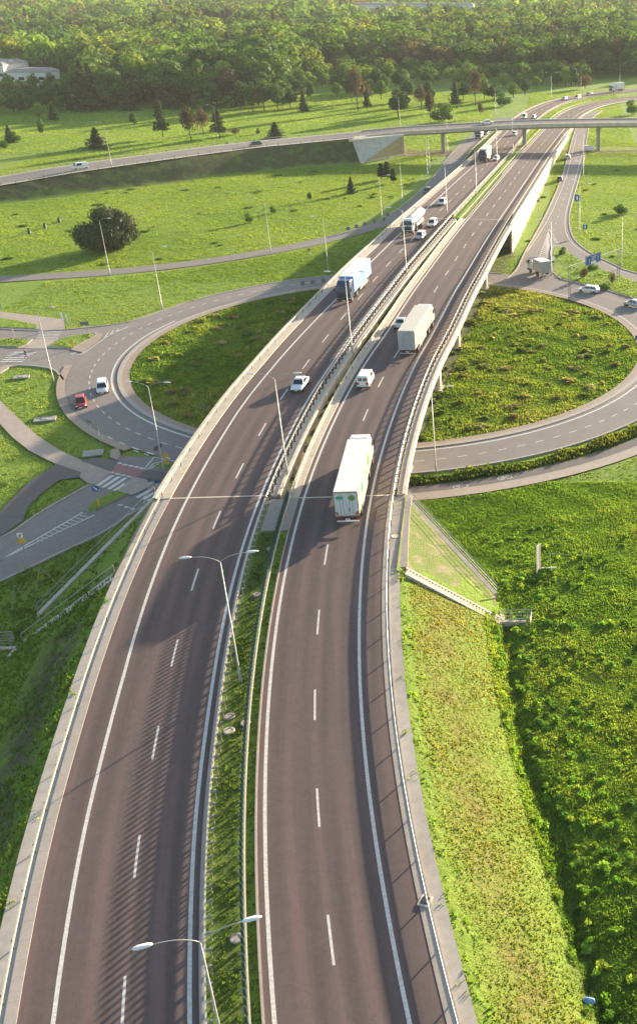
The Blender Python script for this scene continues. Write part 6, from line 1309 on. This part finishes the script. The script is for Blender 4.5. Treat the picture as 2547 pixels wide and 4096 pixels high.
tufts('grass', 'bright green meadow grass between the overpass and the forest', 160000, (-300,25,392,600), (.06,.20), [(.13,.235,.03), (.185,.30,.036), (.25,.35,.050)], 3, .5, keep=lambda x, y: free(x, y) & (x/y > -.60) & (x/y < .1))
tufts('grass', 'ragged fringe of green grass creeping over the gravel edge right of the road', 5200, (-18,1,34,92), (.12,.30), LUSH[1:], 4, .16, keep=lambda x, y: (np.abs(off_from(RC, x, y)-8.1-.55*np.sin(y*1.1)-.3*np.sin(y*2.7+1)) < .55) & (y < 91))
tufts('grass', 'ragged fringe of bright grass beside the gravel edge left of the road', 16000, (-50,-26,34,92), (.12,.32), LUSH[1:], 4, .16, keep=lambda x, y: (np.abs(off_from(LC, x, y)+8.5-.45*np.sin(y*.9)-.3*np.sin(y*2.3+1)) < .6) & (y < 88))
def isl(x, y):
    k = np.zeros(x.shape, bool)
    for P in ISL+[EAST_ISL]: k |= in_poly(P, x, y)
    return k
tufts('grass', 'short grass on the raised traffic islands', 60000, (-105,20,110,245), (.12,.30), GD[1:], 3, .26, keep=isl, zoff=.22)
hedge = lambda x, y: (np.abs(np.hypot(x-CR[0], y-CR[1])-55.2) < .8) & (x > -20)
tufts('weeds', 'thick low hedge of weeds between the roundabout and the cycle path', 60000, (-21,20,110,170), (.35,.75), [(.035,.075,.012), (.07,.12,.018), (.13,.16,.025)], 4, .34, keep=lambda x, y: hedge(x, y))
def leafy(name, label, P, q, cols, n=60):
    V, C = [], []; cols = np.array(cols)
    for x, y, r, h in P:
        v = crown('bush', n, q/h, rg, 7)*h; v[:, :2] *= r/(h*.85); V.append(v+(x, y, float(zgv(np.array([x]), np.array([y]))[0]))); C.append(np.tile(cols[rg.integers(0, len(cols))]*rg.uniform(.8, 1.25), (n*4, 1)))
    V = np.concatenate(V); C = np.concatenate(C); o = link(name, np_mesh(name, V, quads(len(V)//4), ('tint', C)), None, 'grass_blade'); return tag(o, label, 'weeds', kind='stuff')
P = []
for i in range(330):
    y = rg.uniform(38, 112); x0 = float(np.interp(y, [36,47,60,70,78,90,120], [14,1.6,-.2,-3.2,-4.6,-5.2,-12])); x = x0+abs(rg.normal())*5.5+.3
    if x < 14 and x > -14: P.append((x, y, rg.uniform(.2, .6), rg.uniform(.25, .65)))
for i in range(90):
    t = rg.uniform(0, 1)*(len(DITCH)-2); k = int(t); u = t-k; P.append((DITCH[k][0]*(1-u)+DITCH[k+1][0]*u+rg.choice([-1, 1])*rg.uniform(.5, 1.2), DITCH[k][1]*(1-u)+DITCH[k+1][1]*u, rg.uniform(.25, .6), rg.uniform(.4, .9)))
leafy('weeds', 'leafy bright green weeds along the ditch and in the lower right field', P, .12, [(.10,.24,.025), (.15,.32,.03), (.22,.40,.045), (.30,.42,.05)])
P = []
for i in range(260):
    a, r = rg.uniform(0, 2*PI), 41*math.sqrt(rg.uniform(0, 1)); x, y = CR[0]+r*math.cos(a), CR[1]+r*math.sin(a)
    if float(zgv(np.array([x]), np.array([y]))[0]) < -4.7: P.append((x, y, rg.uniform(.4, 1.2), rg.uniform(.3, .7)))
leafy('weeds', 'patches of taller weeds inside the roundabout', P, .22, [(.10,.18,.026), (.15,.22,.035), (.21,.26,.05), (.36,.34,.13), (.28,.24,.10)])
P = []
for i in range(110):
    x = rg.uniform(-180, 40); y = rg.uniform(225, 400)
    if free(np.array([x]), np.array([y]))[0]: P.append((x, y, rg.uniform(.4, 1.2), rg.uniform(.15, .45)))
leafy('weeds', 'scattered darker tussocks in the fields', P, .18, [(.09,.20,.026), (.13,.25,.03), (.20,.26,.06)])

# ================================================================== HAZE
m, nt, b = new_mat('haze_air'); nt.nodes.remove(b); pv = nt.nodes.new('ShaderNodeVolumePrincipled'); pv.inputs['Color'].default_value = (.93,.95,1.0,1); pv.inputs['Density'].default_value = .000075; pv.inputs['Anisotropy'].default_value = .0
nt.links.new(pv.outputs[0], nt.nodes['Material Output'].inputs['Volume'])
hz = MB().box(-350, 1590, 27, 2500, 3300, 66).build('haze', 'haze_air'); tag(hz, 'thin pale air over the far forest', 'haze', kind='stuff')
